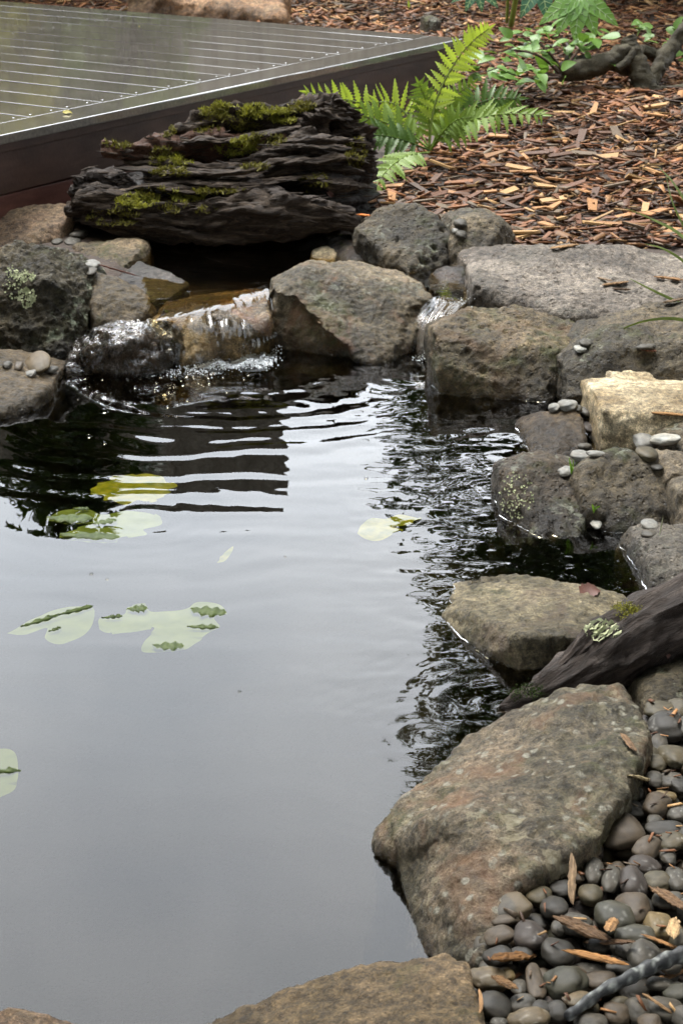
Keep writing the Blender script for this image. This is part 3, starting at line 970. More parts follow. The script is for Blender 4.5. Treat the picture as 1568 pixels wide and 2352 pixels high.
rock('rock', 'dark mossy rock in the shade under the driftwood beside the pebbles', 'mossy',
     [(1480, 1640, N), (1560, 1650, N), (1660, 1640, N), (1490, 1590, 0.05), (1530, 1545, 0.1), (1600, 1520, 0.12), (1660, 1520, 0.12)], 1640, zb=0.04, amp=0.012)
rock('boulder', 'orange brown stone edging behind the deck', 'orange',
     [(300, 30, N), (480, 36, N), (660, 44, N), (290, -20, 0.2), (470, -40, 0.3), (650, -15, 0.25)], 38, zb=0.3, cat='stone', depth=0.1, back=0.3, amp=0.03, voxel=0.015)
rock('rock', 'small dark grey stone half sunk in the mulch behind the deck', 'basalt',
     [(1370 * 0.6272 + 120, 48, N), (1010, 50, N), (990, 34, 0.05), (965, 36, 0.05)], 48, zb=0.33, depth=0.06, back=0.05, amp=0.006)

# ================================================================== deck
DZ = 0.43
DC = PZ(1052, 88, DZ)
DC.z = 0
_pl = PZ(0, 309, DZ)
E1 = Vector((_pl.x - DC.x, _pl.y - DC.y, 0)).normalized()      # along the pond-side edge, towards the near left
E2 = Vector((E1.y, -E1.x, 0))                                  # along the boards, away to the back left
if E2.y < 0:
    E2 = -E2


def deck_box(name, a0, a1, b0, b1, z0, z1, material, parent, bev=0.004):
    """box in deck axes (a along E1, b along E2), rounded edges"""
    bm = bmesh.new()
    bmesh.ops.create_cube(bm, size=1)
    for v in bm.verts:
        a = a0 + (v.co.x + 0.5) * (a1 - a0)
        b = b0 + (v.co.y + 0.5) * (b1 - b0)
        z = z0 + (v.co.z + 0.5) * (z1 - z0)
        p = E1 * a + E2 * b
        v.co = Vector((p.x, p.y, z))
    bmesh.ops.recalc_face_normals(bm, faces=bm.faces[:])
    bmesh.ops.bevel(bm, geom=bm.edges[:], offset=bev, segments=2, affect='EDGES', profile=0.6)
    me = bpy.data.meshes.new(name)
    bm.to_mesh(me)
    bm.free()
    return obj(name, me, material, parent)


deck = empty('timber_deck', (DC.x, DC.y, 0), 'wet dark brown board deck with a timber fascia above the pond', 'deck')
BW, PITCHB, NB = 0.166, 0.172, 34
LEN = 4.2
deck_box('border_board', -0.012, 6.0, -0.012, 0.135, DZ - 0.028, DZ, MAT['deck'], deck, 0.004)
deck_box('border_board', -0.012, 0.125, 0.1375, LEN, DZ - 0.028, DZ, MAT['deck'], deck, 0.004)
first_board = None
screw = None
rb = random.Random(4)
for k in range(NB):
    a = 0.132 + k * PITCHB
    if first_board is None:
        first_board = deck_box('board', a, a + BW, 0.141, LEN, DZ - 0.028, DZ - 0.001, MAT['deck'], deck, 0.0018)
        bo = first_board
    else:
        bo = first_board.copy()
        link(bo, deck)
        p = E1 * (k * PITCHB)
        bo.location = (p.x, p.y, rb.uniform(-0.0012, 0.0012))
    for b in (0.175, 1.6):                      # screw heads in pairs across the board
        for s in (0.035, BW - 0.035):
            if screw is None:
                V, F = [(0, 0, 0.0012)], []
                for q in range(8):
                    V.append((0.0045 * math.cos(q * math.pi / 4), 0.0045 * math.sin(q * math.pi / 4), 0.0))
                for q in range(8):
                    F.append((0, 1 + q, 1 + (q + 1) % 8))
                screw = mesh_np('screw_head', np.array(V), F)
            c = E1 * (0.132 + s) + E2 * b
            obj('screw_head', screw, MAT['steel'], bo, (c.x, c.y, DZ - 0.0006))
deck_box('fascia_board', 0.008, 6.0, 0.010, 0.035, DZ - 0.030 - 0.15, DZ - 0.030, MAT['fascia'], deck)
deck_box('fascia_board', 0.012, 6.0, 0.013, 0.037, DZ - 0.032 - 0.15 - 0.24, DZ - 0.030 - 0.153, MAT['fascia_red'], deck)
deck_box('fascia_board', 0.008, 0.032, 0.037, LEN, DZ - 0.030 - 0.30, DZ - 0.030, MAT['fascia'], deck)
deck_box('trim_strip', 0.004, 6.0, 0.004, 0.0095, DZ - 0.055, DZ - 0.031, MAT['fascia'], deck, 0.002)
deck_box('joist_frame', 0.2, 5.9, 0.2, LEN - 0.1, 0.20, DZ - 0.032, MAT['fascia'], deck, 0.01)

# ================================================================== surroundings seen in the reflections, and unseen trees added for shade
def paling_fence(name, x0, x1, y, height, label, pitch=0.125):
    root = empty(name, ((x0 + x1) / 2, y, 0.2), label, 'fence')
    src = None
    n = int((x1 - x0) / pitch)
    for k in range(n):
        xk = x0 + (k + 0.5) * pitch - (x0 + x1) / 2
        if src is None:
            bm = bmesh.new()
            bmesh.ops.create_cube(bm, size=1)
            for v in bm.verts:
                v.co = Vector((v.co.x * (pitch + 0.02), v.co.y * 0.02, (v.co.z + 0.5) * height))
            me = bpy.data.meshes.new('paling')
            bm.to_mesh(me)
            bm.free()
            src = obj('paling', me, MAT['fence'], root)
            o = src
        else:
            o = src.copy()
            link(o, root)
        o.location = (xk, 0.024 * (k % 2), rb.uniform(-0.02, 0.02))
    for zr in (0.35, height * 0.52, height - 0.35):
        bm = bmesh.new()
        bmesh.ops.create_cube(bm, size=1)
        for v in bm.verts:
            v.co = Vector((v.co.x * (x1 - x0), 0.075 + v.co.y * 0.05, zr + v.co.z * 0.08))
        me = bpy.data.meshes.new('rail')
        bm.to_mesh(me)
        bm.free()
        obj('rail', me, MAT['fence'], root)
    return root


paling_fence('paling_fence', -5.5, -0.36, 12.0, 2.85, 'tall weathered paling screen mirrored in the pond')
paling_fence('paling_fence', -0.9, 6.0, 12.6, 2.1, 'lower paling fence mirrored in the wet deck', 0.15)


def crown_mesh(name, clumps, n_leaf, size, seed, flat=0.75):
    r = np.random.default_rng(seed)
    vol = np.array([c[3] ** 2 for c in clumps])
    idx = r.choice(len(clumps), n_leaf, p=vol / vol.sum())
    C = np.array([c[:3] for c in clumps])[idx]
    R = np.array([c[3] for c in clumps])[idx]
    d = r.normal(size=(n_leaf, 3))
    d /= np.linalg.norm(d, axis=1)[:, None]
    rad = R * (0.35 + 0.65 * r.random(n_leaf) ** 0.45)
    pos = C + d * rad[:, None] * np.array([1, 1, flat])
    a = r.normal(size=(n_leaf, 3))
    a[:, 2] -= 0.4
    a /= np.linalg.norm(a, axis=1)[:, None]
    b = np.cross(a, r.normal(size=(n_leaf, 3)))
    b /= np.linalg.norm(b, axis=1)[:, None]
    L = size * (0.6 + 0.8 * r.random(n_leaf))[:, None]
    W = L * 0.42
    V = np.stack([pos - a * L * 0.5, pos + b * W * 0.5 - a * L * 0.05, pos + a * L * 0.5, pos - b * W * 0.5 - a * L * 0.05], 1).reshape(-1, 3)
    F = np.arange(n_leaf * 4).reshape(-1, 4)
    return mesh_np(name, V, F, smooth=False)


def tree(name, x, y, h, r, label, leaf='tree_dark', n=5000, size=0.16, seed=1, low=0.35, cat='tree', trunk_r=0.11, group=None, nclump=16, cr=(0.24, 0.46)):
    zg = float(ground_z([x], [y])[0])
    root = empty(name, (x, y, zg), label, cat, group)
    rr = random.Random(seed)
    clumps = []
    limbs_v, limbs_f = [], []

    def add(V, F):
        b0 = len(limbs_v)
        limbs_v.extend(V)
        limbs_f.extend([tuple(b0 + q for q in f) for f in F])
    tp = spline([(0, 0, -0.1), (rr.uniform(-.1, .1), rr.uniform(-.1, .1), h * 0.4), (rr.uniform(-.2, .2), rr.uniform(-.2, .2), h * 0.85)], 8)
    add(*tube_arrays(tp, np.linspace(trunk_r, trunk_r * 0.25, 8), 8))
    for k in range(nclump):
        an = rr.uniform(0, 6.28)
        zz = h * (low + (1 - low) * rr.random())
        f = 1 - abs((zz / h - (low + 1) / 2) / ((1 - low) / 2)) ** 2.2
        rad = r * (0.25 + 0.6 * f) * rr.uniform(0.6, 1.0)
        c = (math.cos(an) * rad, math.sin(an) * rad, zz)
        clumps.append((*c, r * rr.uniform(*cr)))
        i = min(7, int(zz / h * 7))
        p0 = tp[max(0, i - 2)]
        add(*tube_arrays([p0, (p0[0] * .5 + c[0] * .5, p0[1] * .5 + c[1] * .5, p0[2] * .4 + c[2] * .6), c], [trunk_r * 0.4, trunk_r * 0.25, 0.01], 6))
    obj('trunk', mesh_np('trunk', np.array([tuple(v) for v in limbs_v]), limbs_f), MAT['bark'], root)
    obj('crown', crown_mesh('crown', clumps, n, size, seed), MAT[leaf], root)
    return root


# trees mirrored in the pond on the bank side, then unseen ones added to cut the sky light
tree('tree', 2.05, 10.3, 5.2, 1.6, 'dark leafy tree mirrored in the rippled water by the bank', 'tree_dark', 7000, 0.15, 3, 0.2)
tree('tree', 1.25, 11.4, 4.9, 1.12, 'dense dark tree whose edge breaks up in the pond ripples', 'tree_dark', 7000, 0.13, 61, 0.12, nclump=30, cr=(0.3, 0.5))
tree('tree', 2.6, 11.6, 5.6, 1.3, 'olive tree mirrored beyond the rounded lichen rock', 'tree_mid', 7000, 0.14, 62, 0.1, nclump=30, cr=(0.3, 0.5))
tree('tree', 3.1, 10.8, 6.6, 1.9, 'taller tree mirrored in the water behind the leafy one', 'tree_mid', 5200, 0.17, 5, 0.2)
tree('tree', 2.75, 7.9, 5.6, 1.15, 'slim dark tree mirrored beside the flat rock', 'tree_dark', 4200, 0.13, 8, 0.36)
for k, (x, y, h, r, lf, lb) in enumerate([
        (-1.25, 10.9, 1.15, 0.5, 'bush_green', 'green bush mirrored in the wet deck boards'),
        (-2.0, 10.7, 1.25, 0.6, 'tree_yellow', 'yellow green bush mirrored in the wet deck'),
        (-2.9, 11.0, 1.3, 0.7, 'bush_green', 'darker bush mirrored at the far end of the deck'),
        (-1.75, 11.5, 2.7, 0.6, 'tree_dark', 'tall dark bush against the paling screen'),
        (-2.9, 11.6, 3.0, 0.8, 'tree_dark', 'tallest dark bush beyond the far end of the deck')]):
    tree('bush', x, y, h, r, lb, lf, 3600, 0.12, 20 + k, 0.06, 'bush', 0.04, None, 24, (0.3, 0.5))
for k, (x, y, h, r, n, low, lb) in enumerate([
        (-4.9, 6.6, 6.5, 2.2, 8000, 0.06, 'unseen tall tree added to shade the garden beyond the deck'),
        (-3.9, 3.2, 8.0, 2.6, 12000, 0.06, 'unseen tall tree added to shade the garden beside the pond'),
        (4.3, 6.6, 6.5, 2.0, 8000, 0.06, 'unseen tall tree added to shade the mulch bed'),
        (3.7, 3.2, 8.0, 2.5, 12000, 0.06, 'unseen tall tree added to shade the pebble bed'),
        (0.3, -1.3, 9.5, 3.7, 16000, 0.40, 'unseen tall tree added overhead to shade the near shore'),
        (-3.2, -1.6, 8.5, 2.9, 13000, 0.06, 'unseen tall tree added for shade behind the near corner of the pond'),
        (3.4, -1.4, 8.5, 2.9, 13000, 0.06, 'unseen tall tree added for shade behind the pebble bed'),
        (0.2, -5.2, 8.0, 3.4, 13000, 0.04, 'unseen tall tree added for shade behind the viewer')]):
    tree('tree', x, y, h, r, lb, 'tree_dark', n, 0.27, 40 + k, low, 'tree', 0.16, None, 40, (0.26, 0.5))  # out-of-frame crowns added to block sky light from stones and pond

# ================================================================== the mossy log
logr = empty('rotten_log', PZ(500, 575, 0.1), 'big rotten black log with moss standing at the back of the upper pool', 'log')
LOGLOC = logr.location.copy()


GRAIN = None


def grain_attr(me, g):
    a = me.attributes.new('grain', 'FLOAT_VECTOR', 'POINT')
    a.data.foreach_set('vector', g.astype(np.float32).ravel())
    return me


def strand(pts, seg=44, n=120, flat=0.8, amp=0.35, seed=0.0, freq=7.0):
    """gnarled tapering strand of wood; pts = (u, v, Y, radius)"""
    W = []
    for (u, v, y, r) in pts:
        p = PY(u, v, y)
        W.append((p.x, p.y, p.z, r))
    S = spline(W, n)
    V, F = tube_arrays(S[:, :3], np.maximum(S[:, 3], 0.004), seg, flat)
    V = np.array([tuple(v) for v in V])
    ax = np.repeat(S[:, :3], seg, 0)
    rad = np.repeat(S[:, 3], seg)
    ax = np.vstack([ax, S[:1, :3], S[-1:, :3]])
    rad = np.concatenate([rad, S[:1, 3], S[-1:, 3]])
    d = V - ax
    ln = np.linalg.norm(d, axis=1)[:, None] + 1e-6
    q = V * np.array([0.45, 1.2, 1.6]) + seed
    k = fbm(q * freq * 3, 4, 0.6) * amp + (0.4 - np.abs(fbm(q * freq * 1.5 + 9, 3))) * amp * 1.3
    k = k + amp * 0.5 * fbm(V * np.array([18, 60, 110]) + seed, 3, 0.6) + amp * 0.7 * (0.35 - np.abs(perlin(V * np.array([7, 25, 42]) + seed)))
    V = V + d / ln * (rad * k)[:, None]
    V[:, 2] += 0.012 * perlin(np.stack([V[:, 0] * 9, V[:, 1] * 5, 0 * V[:, 0] + seed], 1))
    ln_s = np.concatenate([[0], np.cumsum(np.linalg.norm(np.diff(S[:, :3], axis=0), axis=1))])
    al = np.concatenate([np.repeat(ln_s, seg), ln_s[:1], ln_s[-1:]])
    dd = V - ax
    global GRAIN
    GRAIN = np.stack([al + seed, dd[:, 1] + seed, dd[:, 2]], 1)
    return V, F


def log_part(name, pts, material, **kw):
    V, F = strand(pts, **kw)
    return obj(name, grain_attr(mesh_np(name, V - np.array(LOGLOC), F), GRAIN), MAT[material], logr)


# heart of the log: a hull broken up by deep level grooves
core_spec = [(215, 470, 5.72), (300, 430, 5.78), (420, 350, 5.85), (530, 285, 5.95), (770, 262, 6.0), (835, 330, 5.95), (848, 415, 5.85), (800, 480, 5.72),
             (640, 545, 5.6), (360, 560, 5.58), (230, 530, 5.6), (170, 490, 5.66), (640, 420, 5.7), (760, 400, 5.72)]
hp = []
for (u, v, y) in core_spec:
    p = PY(u, v, y)
    hp += [p, Vector((p.x, p.y + 0.05, 0.0)), Vector((p.x, 6.12, p.z * 0.55))]
me, org = build_rock('log_heart', [hp], voxel=0.010, smooth=3, amp=0.02, freq=5, seed=2.2, fine=0.004, aniso=(0.5, 1, 2))
c, n_ = coords(me), normals(me)
w = c + np.array(org)
lay = np.sin((w[:, 2] + 0.035 * perlin(w * np.array([3.2, 2, 1.0])) + 0.10 * (w[:, 0] + 0.4)) * 2 * np.pi / 0.062)
c += n_ * (np.sign(lay) * np.abs(lay) ** 0.7 * 0.022 + 0.012 * fbm(w * np.array([10, 20, 34]), 3))[:, None]
me.vertices.foreach_set('co', (c + np.array(org) - np.array(LOGLOC)).astype(np.float32).ravel())
me.update()
obj('heartwood', me, MAT['log_core'], logr)
LOGPARTS = []
for nm, pts, mt, kw in [
    ('broken_arm', [(238, 347, 5.66, .020), (262, 345, 5.66, .026), (330, 345, 5.70, .030), (420, 335, 5.76, .040), (540, 345, 5.80, .045), (660, 330, 5.85, .04)], 'log_red', dict(flat=0.85, amp=0.45, seed=1.1)),
    ('ridge', [(330, 322, 5.78, .016), (395, 312, 5.80, .030), (470, 290, 5.84, .040), (540, 268, 5.86, .042), (640, 275, 5.88, .045), (730, 262, 5.88, .05), (785, 240, 5.88, .035)], 'log', dict(amp=0.5, seed=2.3)),
    ('jagged_end', [(690, 330, 5.86, .05), (740, 300, 5.84, .06), (770, 262, 5.84, .05), (776, 225, 5.86, .012)], 'log', dict(amp=0.6, seed=3.7, flat=1.0)),
    ('jagged_end', [(800, 420, 5.86, .05), (805, 340, 5.84, .055), (790, 280, 5.86, .04), (795, 238, 5.9, .012)], 'log', dict(amp=0.6, seed=4.1, flat=1.0)),
    ('wood_layer', [(285, 372, 5.66, .008), (360, 378, 5.67, .018), (470, 388, 5.67, .026), (560, 378, 5.67, .026), (640, 345, 5.70, .032), (720, 312, 5.76, .04)], 'log', dict(flat=0.62, seed=5.9)),
    ('wood_layer', [(350, 408, 5.65, .012), (450, 402, 5.64, .022), (560, 412, 5.63, .022), (650, 392, 5.64, .022), (760, 384, 5.66, .020), (835, 392, 5.68, .008)], 'log', dict(flat=0.55, seed=6.4)),
    ('wood_layer', [(610, 350, 5.70, .012), (700, 340, 5.68, .022), (780, 345, 5.68, .020), (828, 350, 5.70, .008)], 'log', dict(flat=0.6, seed=7.7)),
    ('wood_layer', [(360, 430, 5.62, .012), (450, 432, 5.61, .022), (540, 425, 5.61, .022), (580, 405, 5.62, .012)], 'log', dict(flat=0.6, seed=8.8)),
    ('wood_layer', [(330, 452, 5.60, .008), (420, 455, 5.58, .020), (520, 445, 5.57, .024), (610, 436, 5.58, .020), (650, 440, 5.60, .010)], 'log', dict(flat=0.6, seed=9.9)),
    ('thick_root', [(160, 482, 5.60, .030), (210, 470, 5.58, .05), (300, 476, 5.56, .055), (420, 495, 5.53, .062), (520, 490, 5.52, .068), (620, 488, 5.50, .068), (720, 490, 5.49, .055), (790, 503, 5.48, .038), (826, 510, 5.48, .026)], 'log', dict(flat=0.72, amp=0.3, seed=10.7, n=70)),
    ('wood_layer', [(190, 505, 5.55, .02), (300, 515, 5.52, .04), (450, 530, 5.50, .04), (620, 535, 5.50, .035), (720, 530, 5.50, .02)], 'log', dict(flat=0.6, seed=11.5)),
    ('wood_layer', [(160, 452, 5.66, .014), (200, 425, 5.67, .040), (260, 420, 5.69, .042), (310, 428, 5.72, .02)], 'drift', dict(flat=0.7, seed=12.5)),
    ('wood_layer', [(560, 420, 5.6, .02), (660, 462, 5.52, .03), (760, 474, 5.49, .022), (815, 484, 5.48, .01)], 'drift', dict(flat=0.7, seed=13.5)),
    ('splinter_layer', [(262, 384, 5.60, .006), (350, 388, 5.60, .024), (450, 396, 5.59, .030), (560, 392, 5.59, .028), (650, 372, 5.62, .02), (720, 350, 5.66, .008)], 'log', dict(flat=0.28, seed=21.5)),
    ('splinter_layer', [(330, 418, 5.58, .006), (430, 416, 5.57, .026), (540, 424, 5.56, .026), (640, 412, 5.57, .02), (740, 402, 5.60, .008)], 'log', dict(flat=0.25, seed=22.5)),
    ('splinter_layer', [(640, 330, 5.66, .006), (710, 324, 5.64, .022), (780, 318, 5.66, .022), (836, 322, 5.70, .006)], 'log', dict(flat=0.3, seed=23.5)),
    ('splinter_layer', [(620, 372, 5.62, .006), (720, 366, 5.60, .026), (800, 368, 5.62, .022), (846, 376, 5.66, .006)], 'log', dict(flat=0.28, seed=24.5)),
    ('splinter_layer', [(400, 330, 5.72, .006), (500, 318, 5.72, .026), (600, 306, 5.74, .028), (690, 292, 5.78, .012)], 'log', dict(flat=0.3, seed=25.5)),
    ('splinter_layer', [(260, 436, 5.56, .006), (350, 430, 5.55, .022), (450, 440, 5.54, .026), (560, 436, 5.54, .02), (640, 430, 5.56, .008)], 'log', dict(flat=0.26, seed=26.5)),
    ('splinter_layer', [(690, 420, 5.58, .006), (760, 416, 5.57, .03), (820, 424, 5.60, .02), (856, 428, 5.64, .006)], 'log', dict(flat=0.35, seed=27.5)),
    ('snag', [(740, 300, 5.80, .03), (752, 262, 5.80, .022), (762, 236, 5.80, .012), (768, 216, 5.80, .004)], 'log', dict(flat=0.7, seed=28.5)),
]:
    LOGPARTS.append(log_part(nm, pts, mt, **kw))

# ================================================================== driftwood sloping into the water
drift = empty('driftwood', PZ(1400, 1560, 0.0), 'dark weathered driftwood limb sloping into the water with pale lichen', 'driftwood')
DL = np.array(drift.location)


def drift_part(name, pts, material, **kw):
    W = []
    for (u, v, z, r) in pts:
        p = PZ(u, v, z)
        W.append((p.x, p.y, p.z, r))
    n, seg = kw.get('n', 110), 48
    S = spline(W, n)
    V, F = tube_arrays(S[:, :3], np.maximum(S[:, 3], 0.003), seg, kw.get('flat', 1.0))
    V = np.array([tuple(v) for v in V])
    ax = np.vstack([np.repeat(S[:, :3], seg, 0), S[:1, :3], S[-1:, :3]])
    rad = np.concatenate([np.repeat(S[:, 3], seg), S[:1, 3], S[-1:, 3]])
    al = np.concatenate([np.repeat(np.arange(n), seg), [0], [n - 1]]) / n
    th = np.concatenate([np.tile(np.arange(seg), n), [0], [0]]) / seg * 2 * np.pi
    d = V - ax
    ln = np.linalg.norm(d, axis=1)[:, None] + 1e-6
    q = np.stack([np.cos(th) * 2.4, np.sin(th) * 2.4, al * 2.5 + kw.get('seed', 0)], 1)
    k = 0.22 * fbm(q, 3) + 0.24 * (0.4 - np.abs(fbm(q * np.array([2.6, 2.6, 2.2]) + 4, 3))) + 0.12 * fbm(q * np.array([7, 7, 5]), 3) - 0.10 * sstep(0.10, 0.0, np.abs(perlin(q * np.array([5, 5, 1.1]) + 7)))
    V = V + d / ln * (rad * k)[:, None]
    L_ = np.linalg.norm(S[-1, :3] - S[0, :3])
    g = np.stack([al * L_ + kw.get('seed', 0), np.cos(th) * rad, np.sin(th) * rad], 1)
    return obj(name, grain_attr(mesh_np(name, V - DL, F), g), MAT[material], drift)


drift_part('limb', [(1150, 1640, -0.02, .012), (1185, 1626, 0.0, .022), (1250, 1600, 0.02, .032), (1340, 1545, 0.045, .045), (1420, 1495, 0.07, .055), (1520, 1440, 0.10, .058), (1660, 1385, 0.13, .06), (1800, 1340, 0.16, .05), (1900, 1320, 0.17, .015)], 'drift', seed=1)
drift_part('upper_edge', [(1235, 1585, 0.03, .008), (1300, 1530, 0.06, .014), (1352, 1478, 0.09, .020), (1380, 1452, 0.105, .022), (1420, 1435, 0.11, .020), (1500, 1400, 0.125, .016), (1640, 1345, 0.15, .014)], 'drift', seed=3)

# ================================================================== gnarled branch on the mulch
gb = empty('gnarled_branch', PZ(1470, 225, 0.22), 'gnarled grey forked branch lying on the mulch under the leafy shrub', 'branch')
GL = np.array(gb.location)
for nm, pts in [
    ('limb', [(1283, 168, 7.82, 0.047), (1340, 160, 7.87, 0.056), (1400, 140, 7.92, 0.050), (1440, 108, 7.97, 0.039)]),
    ('limb', [(1300, 138, 7.97, 0.034), (1350, 145, 7.92, 0.034), (1420, 150, 7.97, 0.034), (1470, 160, 7.97, 0.034)]),
    ('fork', [(1442, 84, 8.00, 0.034), (1450, 120, 7.97, 0.047), (1470, 170, 7.92, 0.056), (1490, 225, 7.87, 0.062)]),
    ('limb', [(1600, 40, 8.12, 0.034), (1545, 100, 8.07, 0.040), (1515, 150, 7.97, 0.045), (1490, 190, 7.92, 0.050)]),
    ('limb', [(1470, 203, 7.87, 0.034), (1530, 205, 7.87, 0.029), (1640, 200, 7.87, 0.025)]),
    ('limb', [(1470, 118, 8.07, 0.034), (1520, 130, 8.12, 0.034), (1560, 120, 8.17, 0.022)]),
    ('stub', [(1415, 160, 7.87, 0.018), (1440, 140, 7.90, 0.020), (1455, 110, 7.94, 0.018)]),
]:
    pts = [(a_, b_, c_, d_ * 0.74) for a_, b_, c_, d_ in pts]
    V, F = strand(pts, seg=18, n=40, flat=1.0, amp=0.26, seed=len(nm) + pts[0][0] * 0.01)
    obj(nm, grain_attr(mesh_np(nm, V - GL, F), GRAIN), MAT['branch'], gb)
bpy.context.view_layer.update()


def cast(u, v):
    """first surface met by the sight line through a pixel: place and normal"""
    dg = bpy.context.evaluated_depsgraph_get()
    org, d = CAMP.copy(), ray(u, v)
    for _ in range(6):
        ok, loc, nor, idx, ob, mx = SC.ray_cast(dg, org, d)
        if not ok:
            return None
        if 'water' in ob.name or 'meniscus' in ob.name:
            org = loc + d * 0.002
            continue
        return loc, nor, ob
    return None


def drop(x, y, z=2.0):
    dg = bpy.context.evaluated_depsgraph_get()
    org, d = Vector((x, y, z)), Vector((0, 0, -1))
    for _ in range(8):
        ok, loc, nor, idx, ob, mx = SC.ray_cast(dg, org, d)
        if not ok:
            return None
        if 'water' in ob.name or 'crown' in ob.name or 'trunk' in ob.name:
            org = loc + d * 0.002
            continue
        return loc, nor, ob
    return None

# ================================================================== wood chips
CHIP_COLS = [(0.2995, 0.1488, 0.0588), (0.2196, 0.0883, 0.0329), (0.1248, 0.0528, 0.0251), (0.0549, 0.0298, 0.0165), (0.1298, 0.0912, 0.0564), (0.3994, 0.2400, 0.1019), (0.1697, 0.0720, 0.0314), (0.0849, 0.0403, 0.0212)]

CHIP_WORD = ['tan', 'orange brown', 'red brown', 'nearly black', 'greyish', 'pale straw', 'rusty', 'dark brown']


def chip_arrays(r):
    """one splintered chip, unit length along x: eight corners, tapered and skewed"""
    w, t = r.uniform(0.16, 0.46), r.uniform(0.04, 0.10)
    a, b = r.uniform(0.35, 1.0), r.uniform(0.35, 1.0)
    s0, s1 = r.uniform(-0.14, 0.14), r.uniform(-0.14, 0.14)
    bend = r.uniform(-0.05, 0.05)
    V = []
    for x, k, sk in ((-0.5, a, s0), (0.5, b, s1)):
        for yy in (-1, 1):
            for zz in (-1, 1):
                V.append((x + yy * sk * 0.5 + r.uniform(-.03, .03), yy * w * 0.5 * k + r.uniform(-.02, .02), zz * t * 0.5 * (0.6 + 0.4 * k) + bend * (x > 0)))
    F = [(0, 2, 3, 1), (4, 5, 7, 6), (0, 1, 5, 4), (2, 6, 7, 3), (1, 3, 7, 5), (0, 4, 6, 2)]
    return np.array(V), F


_cr = np.random.default_rng(21)
CHIP_SHAPES = [chip_arrays(_cr) for _ in range(24)]
CHIP_F = np.array(CHIP_SHAPES[0][1])
CHIP_MESH = []
for i, (V, F) in enumerate(CHIP_SHAPES):
    me = mesh_np('wood_chip', V, F, smooth=False)
    tint(me, np.array(CHIP_COLS[i % len(CHIP_COLS)]) * _cr.uniform(0.8, 1.25))
    me.materials.append(MAT['chip'])
    CHIP_MESH.append(me)

NCH = 60000
cx = _cr.uniform(-2.0, 2.7, NCH)
cy = 5.0 + 7.3 * _cr.random(NCH) ** 1.12
rel = np.stack([cx - DC.x, cy - DC.y], 1)
ca = rel @ np.array([E1.x, E1.y])
cb = rel @ np.array([E2.x, E2.y])
keep = (ca < -0.01) | (cb < -0.02)
keep &= (ca > -6)
keep &= ~((cb < 0) & (ca > 0.0) & (cx < 0.05 + 0.25 * (cy - 6.0)))          # keep clear of the log and the fern's wet corner
du, dp = sdist(UPPER, cx, cy), sdist(POND, cx, cy)
keep &= (du > 0.13) & (dp > 0.12)
keep &= ~((cy < 5.42 + 0.05 * perlin(np.stack([cx * 8, 0 * cx, 0 * cx], 1))) & (cx < 2.7))
cx, cy = cx[keep], cy[keep]
sx_, sy_ = _cr.uniform(0.6, 2.8, 26000), _cr.uniform(1.2, 5.5, 26000)
_bed = poly2([(1480, 1580), (1760, 1560), (1820, 2520), (1060, 2520), (1095, 2210), (1105, 2060), (1190, 2010), (1310, 1965), (1395, 1900), (1400, 1850), (1460, 1750)], 0.055)
ks_ = (sdist(POND, sx_, sy_) > 0.22) & (sdist(_bed, sx_, sy_) > 0.02) & (sx_ > 0.2 * sy_ + 0.03)
cx, cy = np.concatenate([cx, sx_[ks_]]), np.concatenate([cy, sy_[ks_]])
NCH = len(cx)
cz = ground_z(cx, cy)
lay = _cr.random(NCH)
ln_ = 0.034 + 0.062 * _cr.random(NCH) ** 1.8
yaw = _cr.normal(0.25, 0.95, NCH)
tl, rl = _cr.normal(0, 0.22, NCH), _cr.normal(0, 0.30, NCH)
zz_ = cz + 0.002 + 0.020 * lay
shp = _cr.integers(0, 24, NCH)
colr = np.array(CHIP_COLS)[_cr.choice(8, NCH, p=[.17, .19, .17, .12, .10, .07, .11, .07])] * _cr.uniform(0.65, 1.3, NCH)[:, None]
colr *= (0.80 + 0.55 * perlin(np.stack([cx * 2.2, cy * 2.2, 0 * cx], 1)))[:, None].clip(0.45, 1.35)   # damp and dry patches
small = _cr.random(NCH) < 0.16
ln_ = np.where(small, ln_ * 0.45, ln_)
# the ones that show largest: near, on top, inside the picture
u_ = 784 + FPX * cx / (cy * math.cos(PITCH) + (CAM_Z - cz) * math.sin(PITCH))
score = ln_ / cy * (0.6 + 0.4 * lay) - 10 * ((u_ > 1555) | (u_ < 860)) - 10 * (cy < 5.5)
order = np.argsort(-score)
big, rest = order[:300], order[300:]
ce, se = np.cos(yaw), np.sin(yaw)


def chip_world(i_arr):
    S = np.array([s[0] for s in CHIP_SHAPES])[shp[i_arr]]                   # (n,8,3)
    S = S * ln_[i_arr][:, None, None]
    x, y, z = S[..., 0], S[..., 1], S[..., 2]
    y, z = y * np.cos(rl[i_arr])[:, None] - z * np.sin(rl[i_arr])[:, None], y * np.sin(rl[i_arr])[:, None] + z * np.cos(rl[i_arr])[:, None]
    x, z = x * np.cos(tl[i_arr])[:, None] - z * np.sin(tl[i_arr])[:, None], x * np.sin(tl[i_arr])[:, None] + z * np.cos(tl[i_arr])[:, None]
    X = x * ce[i_arr][:, None] - y * se[i_arr][:, None] + cx[i_arr][:, None]
    Y = x * se[i_arr][:, None] + y * ce[i_arr][:, None] + cy[i_arr][:, None]
    return np.stack([X, Y, z + zz_[i_arr][:, None]], -1)


